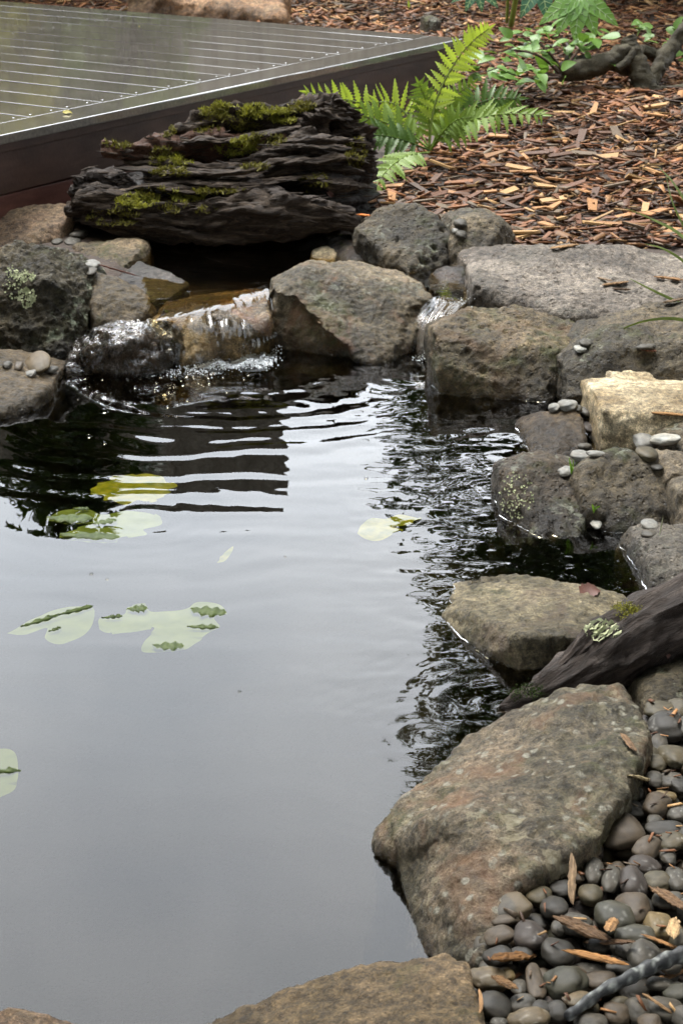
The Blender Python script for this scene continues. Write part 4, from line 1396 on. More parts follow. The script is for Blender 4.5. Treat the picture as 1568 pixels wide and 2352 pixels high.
W = chip_world(rest).reshape(-1, 3)
Fq = (np.arange(len(rest))[:, None, None] * 8 + CHIP_F[None]).reshape(-1, 4)
me = mesh_np('mulch', W, Fq, smooth=False)
tint(me, np.repeat(colr[rest], 8, 0))
tag(obj('mulch', me, MAT['chip']), 'brown wood chip mulch covering the garden bed', 'mulch', kind='stuff')
for i in big:
    o = obj('wood_chip', CHIP_MESH[shp[i]], None, None, (cx[i], cy[i], zz_[i] + 0.006))
    o.scale = (ln_[i],) * 3
    o.rotation_euler = (rl[i] * 0.7, -tl[i] * 0.7, yaw[i])
    wd = CHIP_WORD[shp[i] % len(CHIP_COLS)]
    zn = 'along the flat grey boulder' if cy[i] < 5.75 else ('in the middle of the mulch bed' if cy[i] < 6.6 else 'far back in the mulch bed')
    tag(o, '%s wood chip lying on the mulch %s' % (wd, zn), 'wood chip', '%s wood chips %s' % (wd, zn))


def splinter(name, u0, v0, u1, v1, wpx, col, label, lift=0.012, parent=None, group=None, thick=0.45):
    """a splintered chip lying between two pixels, resting on what is there"""
    h0, h1 = cast(u0, v0), cast(u1, v1)
    if not h0 or not h1:
        return None
    a, b = h0[0] + Vector((0, 0, lift)), h1[0] + Vector((0, 0, lift))
    d = b - a
    L = d.length
    mid = (a + b) / 2
    w = wpx * (mid - CAMP).length / FPX
    r = np.random.default_rng(int(u0 * 7 + v0))
    n, V, F, T = 14, [], [], []
    m_ = 7
    prof = [(-0.5, 0.0), (-0.42, 0.35), (0.05, 0.5), (0.46, 0.28), (0.5, -0.05), (0.1, -0.5), (-0.4, -0.35)]
    strands = [(0.0, 1.0, 0.0, 0.0)] if wpx < 14 else [(-0.28, 0.62, -0.10, 0.05), (0.05, 0.75, 0.06, 0.0), (0.30, 0.5, 0.14, -0.04)]
    for (oy, kw_, ox, oz) in strands:                    # a chip of any width is a few split strands side by side
        b0 = len(V)
        bend = r.normal(0, 0.05) * L
        c_s = np.array(col) * np.array([1, 0.93, 0.72]) * r.uniform(0.65, 1.2)
        for i in range(n):
            t = i / (n - 1) - 0.5
            k = (1 - 0.75 * abs(2 * t) ** 4) * r.uniform(0.85, 1.1) * kw_
            off = r.normal(0, 0.03) * w + oy * w + bend * (4 * t * t - 1) * 0.25
            for (yy, zz) in prof:
                V.append((t * L * (1 - abs(ox)) + ox * L * 0.5 + r.normal(0, 0.03) * L * (abs(t) > 0.46), yy * w * k + off + r.normal(0, 0.03) * w, zz * w * thick * k + oz * w + r.normal(0, 0.03) * w))
                T.append(c_s * r.uniform(0.75, 1.2))
        for i in range(n - 1):
            for q in range(m_):
                F.append((b0 + i * m_ + q, b0 + i * m_ + (q + 1) % m_, b0 + (i + 1) * m_ + (q + 1) % m_, b0 + (i + 1) * m_ + q))
        F.append(tuple(b0 + q for q in range(m_ - 1, -1, -1)))
        F.append(tuple(b0 + (n - 1) * m_ + q for q in range(m_)))
    me = mesh_np(name, np.array(V), F, smooth=False)
    tint(me, np.array(T))
    o = obj(name, me, MAT['splinter'], None, mid)
    up = Vector((0, 0, 1))
    x = d.normalized()
    y = up.cross(x).normalized()
    z = x.cross(y)
    o.rotation_euler = Matrix((x, y, z)).transposed().to_euler()
    return tag(o, label, 'wood chip', group)


# ================================================================== pebbles
PEB_COLS = {'dark': (0.0275, 0.0238, 0.0175), 'grey': (0.0526, 0.0460, 0.0344), 'brown': (0.0572, 0.0419, 0.0259), 'olive': (0.0572, 0.0460, 0.0243), 'tan': (0.0915, 0.0677, 0.0372),
            'green': (0.0366, 0.0337, 0.0214), 'pale': (0.165, 0.158, 0.138), 'gold': (0.1190, 0.0820, 0.0324), 'purple': (0.0389, 0.0304, 0.0240), 'white': (0.25, 0.24, 0.205)}


def pebble_mesh(seed, col, two=None):
    bm = bmesh.new()
    bmesh.ops.create_icosphere(bm, subdivisions=4, radius=0.5)
    me = bpy.data.meshes.new('pebble')
    bm.to_mesh(me)
    bm.free()
    c = coords(me)
    q = c + seed * 5.3
    d = 1 + 0.22 * perlin(q * 1.5) + 0.08 * perlin(q * 3.4 + 4) + 0.012 * perlin(q * 11)
    p = np.sign(c) * np.abs(c * 2) ** 0.9 * 0.5
    me.vertices.foreach_set('co', (p * d[:, None]).astype(np.float32).ravel())
    me.update()
    me.polygons.foreach_set('use_smooth', np.ones(len(me.polygons), dtype=bool))
    cc = np.tile(np.array(col), (len(c), 1)) * (1 + 0.22 * perlin(q * 2.6 + 9))[:, None]
    cc *= (1 + 0.10 * np.array([1, 0.2, -0.8]) * perlin(q * 1.9 + 2)[:, None])
    vn = np.abs(perlin(q * np.array([1.6, 2.6, 2.2]) + 6))                # a pale mineral vein on some
    if seed % 3 == 0:
        cc = cc + (sstep(0.035, 0.0, vn) * 0.10)[:, None] * np.array([1, 0.97, 0.88])
    cc *= (1 + 0.35 * fbm(q * 7, 3))[:, None]
    if two is not None:
        mk = sstep(-0.02, 0.08, c[:, 0] - 0.05 + 0.1 * perlin(q * 3))[:, None]
        cc = cc * (1 - mk) + np.array(two) * mk
    tint(me, np.clip(cc, 0.01, 1))
    me.materials.append(MAT['pebble'])
    return me


PEB = {}
_ps = 0
for cn, cv in PEB_COLS.items():
    PEB[cn] = []
    for k in range(3):
        PEB[cn].append(pebble_mesh(_ps + 1, cv))
        _ps += 1
PEB_TWO = pebble_mesh(77, PEB_COLS['grey'], PEB_COLS['tan'])
_pr = random.Random(12)


def pebble(u, v, w, h, rot, colour, label, group=None, z=None, me=None, sink=0.32, name='pebble'):
    if z is None:
        hit = cast(u, v + h * 0.30)
        if hit is None:
            return None
        g = hit[0]
    else:
        g = PZ(u, v + h * 0.3, z)
    dist = (g - CAMP).length
    mpp = dist / FPX
    W, H = w * mpp, h * mpp
    th = math.asin(min(0.99, (CAM_Z - g.z) / dist))
    c = 0.66 * min(W, H * 1.05)
    b2 = H * H - (c * math.cos(th)) ** 2
    b = math.sqrt(max(b2, (0.55 * W * math.sin(th)) ** 2)) / math.sin(th)
    b = min(b, 1.65 * max(W, H))
    o = obj(name, me or _pr.choice(PEB[colour]), None, None, (g.x, g.y + b * 0.12, g.z + c * (0.5 - sink)))
    o.scale = (W * 1.04, b, c)
    tilt = _pr.uniform(-0.18, 0.18)
    o.rotation_euler = (_pr.uniform(-0.2, 0.2), tilt + math.radians(rot) * 0.45, -math.radians(rot) * 0.8)
    return tag(o, label, 'pebble', group)


PEB_WORD = {'dark': 'charcoal', 'grey': 'mid grey', 'brown': 'warm brown', 'olive': 'olive grey', 'tan': 'tan', 'green': 'green grey', 'pale': 'pale grey', 'gold': 'golden', 'purple': 'mauve grey', 'white': 'whitish'}


def bed_label(colour, v):
    zone = 'at the back of the pebble bed under the driftwood' if v < 1790 else ('in the pebble bed beside the largest round pebble' if v < 2000 else ('among the wood splinters in the pebble bed' if v < 2200 else 'in the near end of the pebble bed by the stick'))
    return 'smooth %s pebble %s' % (PEB_WORD[colour], zone), '%s pebbles %s' % (PEB_WORD[colour], zone)


PB7 = [  # zoomed co-ordinates of the pebble bed: x, y, width, height, angle, colour, own label
    (1215, 300, 262, 186, -8, 'brown', 'largest round brown pebble at the top of the pebble bed'),
    (1010, 400, 205, 112, 4, 'purple', 'flat oval purple grey pebble touching the speckled boulder below the largest pebble'),
    (700, 530, 140, 165, 30, 'dark', 'dark wedge shaped pebble standing against the speckled boulder'),
    (850, 500, 130, 150, 0, 'olive', None), (515, 628, 235, 108, -8, 'dark', 'long flat dark pebble tucked under the edge of the speckled boulder'),
    (572, 738, 255, 150, -18, 'TWO', 'grey pebble with a tan half below the long flat dark one'), (745, 670, 150, 112, 0, 'olive', None), (870, 625, 125, 90, 0, 'dark', None),
    (825, 730, 155, 145, 0, 'dark', None), (548, 806, 168, 84, -14, 'brown', None), (515, 902, 182, 108, -14, 'brown', None), (690, 892, 184, 190, 0, 'purple', 'large round mauve grey pebble facing up near the brown shore boulder'),
    (848, 985, 180, 172, 20, 'dark', None), (1060, 522, 100, 150, 10, 'grey', None), (1160, 562, 104, 185, 15, 'grey', None), (1040, 662, 142, 130, 0, 'olive', None), (955, 562, 84, 92, 0, 'brown', None),
    (1282, 592, 152, 152, 0, 'purple', None), (1345, 492, 184, 100, 5, 'purple', None), (1425, 582, 152, 108, 0, 'olive', None), (1362, 400, 150, 130, 38, 'brown', None),
    (1492, 360, 165, 122, -18, 'olive', None), (1487, 440, 90, 112, 0, 'grey', None), (1290, 735, 195, 185, 0, 'brown', None), (1182, 800, 205, 190, 0, 'green', 'large dark green grey pebble behind the splintered chip'),
    (960, 835, 172, 150, 0, 'grey', None), (1297, 902, 210, 132, 0, 'green', None), (1425, 835, 150, 155, 0, 'gold', 'golden pebble among grey ones in the pebble bed'),
    (1350, 1022, 182, 162, 15, 'grey', None), (1535, 565, 115, 175, 0, 'grey', None), (1425, 140, 150, 155, 30, 'brown', None), (1545, 200, 125, 92, 0, 'grey', None), (1245, 162, 220, 112, 5, 'dark', None),
    (1185, 40, 92, 96, 0, 'dark', None), (1285, 80, 122, 92, 0, 'grey', None), (1462, 287, 202, 92, 5, 'dark', None), (1412, 245, 92, 64, 0, 'grey', None), (455, 1142, 232, 132, 10, 'tan', 'long tan pebble against the near brown boulder'),
    (722, 1152, 112, 215, 0, 'brown', 'tall narrow brown pebble standing in the near part of the bed'), (900, 1160, 232, 172, 8, 'green', None), (625, 1190, 82, 102, 0, 'grey', None), (1102, 1152, 182, 112, 0, 'brown', None), (482, 1292, 192, 150, 12, 'dark', None),
    (652, 1290, 152, 92, 0, 'grey', None), (752, 1310, 112, 92, 0, 'dark', None), (682, 1372, 232, 122, 0, 'tan', None), (972, 1272, 172, 112, -10, 'tan', None), (1042, 1392, 172, 104, 0, 'grey', None),
    (1192, 1342, 152, 112, 0, 'brown', None), (1312, 1322, 142, 122, 0, 'grey', None), (1462, 1312, 202, 112, 0, 'grey', None), (1535, 1222, 152, 96, -12, 'green', None), (512, 1402, 94, 66, 0, 'grey', None),
    (502, 1012, 152, 122, -10, 'dark', None), (640, 1002, 112, 92, 0, 'dark', None), (1545, 30, 96, 96, 0, 'dark', None), (1470, 92, 110, 70, 10, 'gold', None), (1460, 690, 120, 110, 0, 'grey', None),
    (860, 860, 90, 80, 0, 'grey', None), (1080, 950, 120, 100, 0, 'dark', None), (1200, 1080, 150, 90, 0, 'dark', None), (1440, 1180, 150, 90, 0, 'grey', None), (1530, 700, 110, 100, 0, 'grey', None),
    (1540, 900, 100, 130, 0, 'olive', None), (1500, 1060, 130, 100, 0, 'grey', None), (1240, 980, 110, 80, 0, 'grey', None), (1580, 1360, 140, 110, 0, 'grey', None), (1380, 1400, 130, 100, 0, 'brown', None),
    (840, 1330, 120, 100, 0, 'dark', None), (560, 1120, 90, 80, 0, 'gold', None), (1620, 320, 150, 130, 0, 'grey', None), (1640, 520, 150, 130, 0, 'brown', None), (1620, 760, 150, 130, 0, 'grey', None), (1640, 1000, 150, 130, 0, 'dark', None)]
PB6 = [(1450, 1092, 182, 104, 0, 'olive', 'pale olive pebble at the back of the bed under the dark mossy rock'), (1482, 1182, 222, 142, 14, 'dark', 'long dark pebble at the back of the pebble bed'), (1545, 1082, 112, 112, 0, 'olive', None),
       (1312, 1292, 112, 84, 0, 'dark', None), (1422, 1282, 112, 112, 0, 'grey', None), (1372, 1342, 132, 92, 0, 'olive', None), (1522, 1352, 162, 182, 0, 'olive', None),
       (1412, 1392, 112, 112, 0, 'olive', None), (1302, 1412, 112, 92, 0, 'grey', 'flat square grey pebble wedged beside a pale chip on the speckled boulder'), (1492, 1492, 132, 92, 0, 'grey', None), (1412, 1492, 104, 84, 0, 'grey', None), (1545, 1482, 66, 92, 0, 'dark', None),
       (1600, 1200, 140, 110, 0, 'grey', None), (1620, 1420, 150, 130, 0, 'brown', None)]
BEDZ = 0.055
bpy.context.view_layer.update()
fill_poly = poly2([(1480, 1620), (1700, 1600), (1760, 2480), (1060, 2480), (1095, 2210), (1105, 2060), (1190, 2010), (1310, 1965), (1395, 1900), (1400, 1850), (1460, 1750)], BEDZ)
_xs = [p[0] for p in fill_poly]
_ys = [p[1] for p in fill_poly]
spots = []
tries = 0
while len(spots) < 210 and tries < 12000:           # lower course of pebbles
    tries += 1
    x, y = _pr.uniform(min(_xs), max(_xs)), _pr.uniform(min(_ys), max(_ys))
    if float(sdist(fill_poly, np.array([x]), np.array([y]))[0]) > -0.005:
        continue
    if any((x - a) ** 2 + (y - b) ** 2 < 0.031 ** 2 for a, b in spots):
        continue
    spots.append((x, y))
for (x, y) in spots:
    s = _pr.uniform(0.030, 0.054)
    cn = _pr.choice(['dark', 'grey', 'brown', 'olive', 'green', 'purple', 'grey', 'dark'])
    o = obj('pebble', _pr.choice(PEB[cn]), None, None, (x, y, BEDZ - 0.004 + _pr.uniform(-0.004, 0.004)))
    o.scale = (s * _pr.uniform(0.9, 1.35), s * _pr.uniform(0.8, 1.1), s * _pr.uniform(0.5, 0.75))
    o.rotation_euler = (_pr.uniform(-0.3, 0.3), _pr.uniform(-0.3, 0.3), _pr.uniform(0, 3.14))
    _dp = Vector((x, y, BEDZ)) - CAMP
    lb_, gr_ = bed_label(cn, 1176 - FPX * _dp.dot(_U) / _dp.dot(_F))
    tag(o, lb_, 'pebble', gr_)
for lst, oy in ((PB7, 1787.5), (PB6, 1191.7)):
    for (zx, zy, w, h, rot, colr_, lb) in lst:
        u, v = 940.8 + zx * 0.4, oy + zy * 0.4
        # later rows of the list sit lower in the picture: rest on the course below
        cn = 'grey' if colr_ == 'TWO' else colr_
        lb_, gr_ = bed_label(cn, v)
        pebble(u, v, w * 0.4, h * 0.4, rot, cn, lb or lb_, None if lb else gr_, z=BEDZ + 0.016, me=PEB_TWO if colr_ == 'TWO' else None)

bpy.context.view_layer.update()
GAP = ('small grey pebble in the gap between the smooth brown rock and the cream slab', 'pebbles between the brown rock and the cream slab')
for (u, v, w, h, rot, col, lb, gr) in [
    (1274, 930, 30, 42, 0, 'pale', 'pale pebble standing at the top of the smooth brown rock nearest the water', None), (1303, 928, 42, 36, -20, 'pale', 'pale grey pebble lying on top of the smooth brown rock', None), (1327, 936, 22, 22, 0, 'grey', *GAP),
    (1346, 942, 34, 42, 0, 'grey', *GAP), (1352, 980, 36, 28, 0, 'purple', *GAP), (1360, 1006, 28, 34, 0, 'grey', *GAP), (1341, 1024, 34, 26, 0, 'grey', *GAP),
    (1336, 1046, 52, 30, -5, 'pale', 'pale pebble at the lower corner of the cream slab beside the sprout', None), (1366, 1040, 40, 20, 0, 'pale', 'thin pale pebble touching the foot of the cream slab', None),
    (1480, 1006, 56, 40, 5, 'pale', 'large pale grey pebble under the front of the cream slab', None), (1526, 1006, 50, 34, -35, 'white', 'long whitish pebble tilted beside the rough brown rock', None), (1486, 1040, 52, 36, 0, 'olive', 'olive brown pebble under the two pale pebbles below the cream slab', None),
    (1298, 1080, 38, 24, 5, 'pale', 'pale pebble beside the grass sprout on the dark pitted rock', None), (1368, 1196, 22, 36, 0, 'white', 'white pebble at the waterline between the two dark rocks', None), (1490, 1202, 38, 22, -10, 'pale', 'pale pebble at the waterline under the angular rock', None),
    (1490, 1224, 34, 20, 0, 'grey', 'grey pebble half under water below the pale one', None), (1332, 799, 28, 18, 0, 'white', 'small white pebble on the edge of the mossy faced boulder', None), (1346, 786, 30, 16, 20, 'grey', 'small grey pebble behind the white one on the mossy faced boulder', None),
    (1482, 795, 44, 18, 0, 'grey', 'flat grey pebble lying on the rough dark boulder', None), (1507, 1072, 26, 20, 0, 'dark', 'small dark pebble beside the angular grey rock', None),
    (180, 536, 40, 28, 0, 'grey', 'grey pebble at the foot of the mossy log', None), (166, 554, 34, 14, 0, 'grey', 'thin grey pebble below the one at the foot of the log', None), (131, 554, 24, 14, 0, 'grey', 'little grey pebble behind the big lichen boulder', None),
    (210, 606, 36, 22, 0, 'pale', 'pale pebble on top of the wet tan stone', None), (208, 622, 26, 16, 0, 'grey', 'small grey pebble below the pale one on the wet tan stone', None),
    (85, 832, 56, 38, -20, 'tan', 'tan pebble between the lichen boulder and the smooth tan boulder', None), (68, 858, 30, 18, -20, 'pale', 'small blue grey pebble at the waterline by the smooth tan boulder', None), (116, 848, 32, 20, 0, 'grey', 'grey pebble at the foot of the wet purple rock', None),
    (42, 838, 22, 26, 0, 'brown', 'brown pebble behind the smooth tan boulder', None), (18, 836, 20, 20, 0, 'grey', 'small pebble furthest along behind the smooth tan boulder', None),
    (1060, 536, 26, 24, 0, 'grey', 'lower grey pebble of the stack between two pitted rocks', None), (1046, 526, 18, 24, 0, 'pale', 'pale pebble leaning on the stack between two pitted rocks', None), (1058, 510, 30, 26, -10, 'grey', 'upper grey pebble of the stack between two pitted rocks', None)]:
    pebble(u, v, w, h, rot, col, lb, gr)
bpy.context.view_layer.update()

# splinters among the pebbles and on the stones
ZC = lambda x, y: (940.8 + x * 0.4, 1787.5 + y * 0.4)
for (x0, y0, x1, y1, w, col, lb) in [
    (935, 480, 922, 760, 40, (0.22, 0.16, 0.12), 'thin grey brown splinter standing across the dark pebbles'),
    (955, 735, 1180, 655, 34, (0.24, 0.12, 0.085), 'reddish splinter beside the thin grey brown one'),
    (840, 835, 1130, 980, 92, (0.10, 0.062, 0.040), 'dark frayed wood chunk in the middle of the pebble bed'),
    (1010, 985, 1270, 990, 60, (0.085, 0.052, 0.035), 'dark splinter under the frayed wood chunk'),
    (890, 1032, 1240, 1120, 58, (0.36, 0.19, 0.085), 'orange brown splinter lying on the pebbles'),
    (1130, 930, 1172, 850, 56, (0.30, 0.18, 0.10), 'short upright orange chip beside the green grey pebble'),
    (1395, 672, 1575, 800, 76, (0.19, 0.12, 0.08), 'broad brown chip on the pebbles at the frame edge'),
    (1330, 945, 1555, 1035, 30, (0.33, 0.18, 0.09), 'slender orange splinter above the grey stick'),
    (1340, 1232, 1575, 1150, 48, (0.24, 0.14, 0.08), 'brown splinter just below the grey stick'),
    (1492, 965, 1520, 850, 56, (0.36, 0.26, 0.17), 'pale tan chip propped against the golden pebble'),
    (1330, 1285, 1500, 1400, 28, (0.26, 0.17, 0.11), 'thin splinter at the bottom of the pebble bed'),
    (396, 1262, 402, 1400, 22, (0.28, 0.17, 0.10), 'narrow chip against the near brown boulder'),
    (480, 1180, 600, 1260, 60, (0.17, 0.10, 0.055), 'crumbled brown chip beside the long tan pebble'),
    (460, 1085, 720, 1060, 90, (0.15, 0.075, 0.03), 'rotting orange brown chip over the dark pebbles'),
]:
    (u0, v0), (u1, v1) = ZC(x0, y0), ZC(x1, y1)
    splinter('wood_chip', u0, v0, u1, v1, w * 0.4, col, lb)
for (u0, v0, u1, v1, w, col, lb) in [
    (1428, 1692, 1456, 1733, 14, (0.20, 0.13, 0.09), 'curled grey splinter on the edge of the speckled boulder'),
    (1440, 1790, 1488, 1800, 26, (0.40, 0.34, 0.24), 'pale crumbly chip between the speckled boulder and the pebbles'),
    (1380, 660, 1440, 652, 16, (0.22, 0.14, 0.085), 'brown chip lying on the broad flat grey boulder'),
    (1370, 642, 1405, 650, 10, (0.20, 0.15, 0.12), 'thin chip beside the brown one on the flat grey boulder'),
    (1405, 668, 1445, 670, 12, (0.07, 0.045, 0.03), 'dark chip below the brown one on the flat grey boulder'),
    (1492, 953, 1575, 960, 16, (0.30, 0.17, 0.08), 'long orange wood chip lying across the cream slab'),
    (1500, 640, 1568, 648, 18, (0.25, 0.15, 0.09), 'tan chip at the edge of the flat grey boulder by the grass'),
    (1520, 700, 1575, 690, 14, (0.12, 0.08, 0.05), 'dark brown chip on the rough boulder by the grass'),
    (1470, 808, 1505, 812, 14, (0.20, 0.09, 0.065), 'reddish chip beside the flat grey pebble'),
    (1260, 575, 1330, 566, 16, (0.26, 0.16, 0.09), 'pale chip along the back edge of the flat grey boulder'),
    (822, 497, 848, 500, 14, (0.42, 0.14, 0.04), 'orange chip at the end of the mossy log'),
    (225, 612, 320, 640, 8, (0.13, 0.05, 0.04), 'thin red twig lying over the wet tan stone'),
]:
    splinter('wood_chip', u0, v0, u1, v1, w, col, lb, lift=0.006)
# dark stick with pale lichen over the pebbles
st = [(PZ(*ZC(x, y), BEDZ + 0.03),) for x, y in ((905, 1370), (1150, 1220), (1400, 1110), (1590, 1045))]
if all(st):
    S = spline([tuple(h[0] + Vector((0, 0, 0.004 * i))) for i, h in enumerate(st)], 40)
    V, F = tube_arrays(S + 0.004 * np.stack([perlin(S * 14), perlin(S * 14 + 5), perlin(S * 14 + 9)], 1), np.linspace(0.006, 0.0105, 40) * (1 + 0.12 * np.sin(np.arange(40) * 1.1)), 14)
    V = np.array([tuple(v) for v in V])
    V += 0.0012 * np.stack([perlin(V * 90), perlin(V * 90 + 5), perlin(V * 90 + 9)], 1)
    me = mesh_np('stick', V - V.mean(0), F)
    f = np.clip(fbm(V * np.array([110, 60, 60]), 3) * 2.4 - 0.3, 0, 1)[:, None]
    tint(me, np.array([0.035, 0.036, 0.036]) * (1 - f) + np.array([0.21, 0.22, 0.20]) * f)
    tag(obj('stick', me, MAT['chip'], None, V.mean(0)), 'dark grey stick with pale lichen lying over the pebbles', 'stick')

# bark scraps fallen between the pebbles
bpy.context.view_layer.update()
_n, VV, TT = 0, [], []
for _ in range(420):
    x, y = _pr.uniform(min(_xs), max(_xs)), _pr.uniform(min(_ys), max(_ys))
    if float(sdist(fill_poly, np.array([x]), np.array([y]))[0]) > 0.01:
        continue
    h = drop(x, y, 0.6)
    if not h or not (h[2].name.startswith('pebble') or h[2].name.startswith('ground')):
        continue
    if h[1].z > 0.93 and _pr.random() < 0.75:
        continue
    s = _pr.uniform(0.006, 0.022)
    Vc = CHIP_SHAPES[_pr.randrange(24)][0] * s
    ya, ti = _pr.uniform(0, 6.28), _pr.gauss(0, 0.35)
    R_ = np.array(Euler((_pr.gauss(0, 0.35), ti, ya)).to_matrix())
    VV.append(Vc @ R_.T + np.array(h[0]) + np.array([0, 0, 0.002]))
    TT.append(np.tile(np.array(CHIP_COLS[_pr.randrange(8)]) * _pr.uniform(0.5, 1.1), (8, 1)))
    _n += 1
if _n:
    me = mesh_np('bark_scraps', np.concatenate(VV), (np.arange(_n)[:, None, None] * 8 + CHIP_F[None]).reshape(-1, 4), smooth=False)
    tint(me, np.concatenate(TT))
    tag(obj('bark_scraps', me, MAT['chip']), 'tiny bark scraps caught between the pebbles', 'bark', kind='stuff')

# ================================================================== leaves and plants
def blade(n=8, width=0.4, shape=1.0, fold=0.12, curl=0.15, teeth=0, tdepth=0.0):
    """leaf of unit length along +x; outline widest at about a third, folded on its midrib"""
    V, F = [], []
    for i in range(n + 1):
        t = i / n
        w = width * 0.5 * (math.sin(math.pi * t ** (0.72 * shape)) ** 0.85 if 0 < t < 1 else 0.0)
        if teeth and 0 < i < n:
            w *= 1 + (tdepth if i % 2 else -tdepth)
        z = -curl * t * t
        V += [(t, -w, z + fold * w), (t - 0.0, 0, z), (t, w, z + fold * w)]
    for i in range(n):
        a = i * 3
        F += [(a, a + 3, a + 4, a + 1), (a + 1, a + 4, a + 5, a + 2)]
    return np.array(V), F


def frame_mat(pos, xdir, up, scale):
    x = Vector(xdir).normalized()
    z = Vector(up)
    z = (z - x * z.dot(x))
    if z.length < 1e-4:
        z = x.orthogonal()
    z.normalize()
    y = z.cross(x)
    m_ = Matrix((x, y, z)).transposed().to_4x4()
    sx, sy, sz = scale if isinstance(scale, tuple) else (scale,) * 3
    m_ = m_ @ Matrix.Diagonal((sx, sy, sz, 1))
    m_.translation = pos
    return m_


def place(name, me, parent, mw, material=None):
    """child placed by a matrix given relative to the parent's origin"""
    o = obj(name, me, material, parent)
    o.matrix_local = mw
    return o


# ---- fern
LEAFLET = {}
for key in ('fern', 'fern_dark', 'fern_lime'):
    LEAFLET[key] = []
    for k in range(2):
        V, F = blade(14, 0.31 - 0.04 * k, 0.72, 0.25, 0.08 + 0.2 * k, 1, 0.36)
        me = mesh_np('leaflet', V, F, smooth=False)
        me.materials.append(MAT[key])
        LEAFLET[key].append(me)
fb = PZ(985, 372, float(ground_z([0.31], [6.6])[0]))
fern = empty('fern', fb, 'bright green fern with one upright lime frond growing at the deck corner', 'fern')
FB = np.array(fb)
_fr = random.Random(5)
Y0f = fb.y
for (pts, key, lmax, npair, nrm, wid) in [
    ([(985, 345, 0), (998, 240, .02), (1040, 150, .05), (1085, 95, .05), (1122, 66, .02)], 'fern_lime', 50, 17, (0.2, -1, .3), 1.15),
    ([(988, 340, -.02), (1060, 285, -.10), (1150, 262, -.2), (1245, 264, -.28)], 'fern', 58, 15, (0, -.75, .75), 1.0),
    ([(990, 335, .05), (1050, 265, .1), (1120, 230, .12), (1190, 226, .12)], 'fern_dark', 64, 14, (0, -.9, .5), 1.0),
    ([(985, 350, -.05), (930, 360, -.2), (880, 400, -.38), (845, 465, -.5)], 'fern', 50, 14, (0, -.5, .9), 1.1),
    ([(985, 345, -.02), (920, 320, -.08), (860, 310, -.12), (805, 318, -.16)], 'fern_dark', 54, 13, (0, -.8, .6), 1.0),
    ([(982, 340, .05), (930, 300, .1), (850, 270, .12), (792, 262, .12)], 'fern', 58, 13, (0, -.95, .3), 1.0),
    ([(985, 340, .08), (940, 270, .16), (895, 235, .2), (845, 240, .22)], 'fern_lime', 66, 12, (0, -1, .15), 0.5),
    ([(985, 345, 0), (985, 280, .02), (975, 225, .02), (960, 190, 0)], 'fern', 46, 13, (0, -1, .2), 1.0),
    ([(960, 330, .15), (860, 250, .22), (780, 226, .24), (705, 212, .24)], 'fern_lime', 52, 12, (0, -1, .0), 0.9),
    ([(988, 345, -.03), (1020, 300, -.06), (1050, 275, -.1), (1085, 268, -.12)], 'fern', 44, 11, (0, -.9, .5), 1.0),
    ([(990, 345, .04), (1015, 270, .08), (1045, 220, .1), (1085, 190, .1)], 'fern', 44, 12, (0.1, -1, .3), 1.0),
]:
    W = [PY(u, v, Y0f + dy) for u, v, dy in pts]
    S = spline([tuple(p) for p in W], 26)
    V, F = tube_arrays(S - FB, np.linspace(0.0042, 0.0012, 26), 6)
    fr = obj('frond', mesh_np('frond', np.array([tuple(v) for v in V]), F), MAT[key if key != 'fern_lime' else 'stem_green'], fern)
    nr = Vector(nrm).normalized()
    lm = lmax * (fb - CAMP).length / FPX
    for i in range(npair):
        t = 0.16 + 0.84 * (i + 0.5) / npair
        q = t * 25
        k = min(int(q), 24)
        pos = Vector(S[k] + (S[k + 1] - S[k]) * (q - k)) - fb
        tan = Vector(S[k + 1] - S[k]).normalized()
        side = tan.cross(nr).normalized()
        ll = lm * (math.sin(math.pi * (0.12 + 0.80 * t)) ** 0.8 * 0.85 + 0.12) * (1.15 - 0.35 * t)
        for sg in (-1, 1):
            d = (side * sg + tan * (0.42 + 0.25 * t + _fr.uniform(-.16, .16)) + Vector((_fr.uniform(-.1, .1), _fr.uniform(-.15, .15), -0.10 + _fr.uniform(-.2, .16)))).normalized()
            up = (nr + side * sg * _fr.uniform(-.5, .5) + Vector((0, 0, 0.1))).normalized()
            place('leaflet', _fr.choice(LEAFLET[key]), fr, frame_mat(pos, d, up, (ll * _fr.uniform(.82, 1.12), ll * wid * _fr.uniform(.85, 1.15), ll)))
    V, F = blade(10, 0.3, 0.8, 0.2, 0.1, 1, 0.25)
    place('leaflet', LEAFLET[key][0], fr, frame_mat(Vector(S[-1]) - fb, Vector(S[-1] - S[-2]), nr, lm * 0.4))

# ---- leafy shrub
SLEAF = []
for k in range(3):
    V, F = blade(7, 0.62, 0.9, 0.18, 0.15 + 0.1 * k)
    me = mesh_np('leaf', V, F)
    me.materials.append(MAT['shrub_leaf'])
    SLEAF.append(me)


def shrub(name, base, twigs, nleaf, label, lsize, seed):
    root = empty(name, base, label, 'shrub')
    r = random.Random(seed)
    B = np.array(base)
    for tw in twigs:
        S = spline([tuple(PY(u, v, y)) for u, v, y in tw], 16)
        V, F = tube_arrays(S - B, np.linspace(0.007, 0.002, 16), 6)
        t_o = obj('twig', mesh_np('twig', np.array([tuple(v) for v in V]), F), MAT['twig'], root)
        for k in range(nleaf):
            i = r.randint(3, 15)
            p = Vector(S[i]) - Vector(base) + Vector((r.gauss(0, .035), r.gauss(0, .03), r.gauss(0.005, .022)))
            d = Vector((r.gauss(0, 1), r.gauss(-0.3, .8), r.gauss(0.05, .4)))
            place('leaf', r.choice(SLEAF), t_o, frame_mat(p, d, (r.gauss(0, .35), r.gauss(-.35, .35), 1), lsize * r.uniform(0.6, 1.25)))
    return root


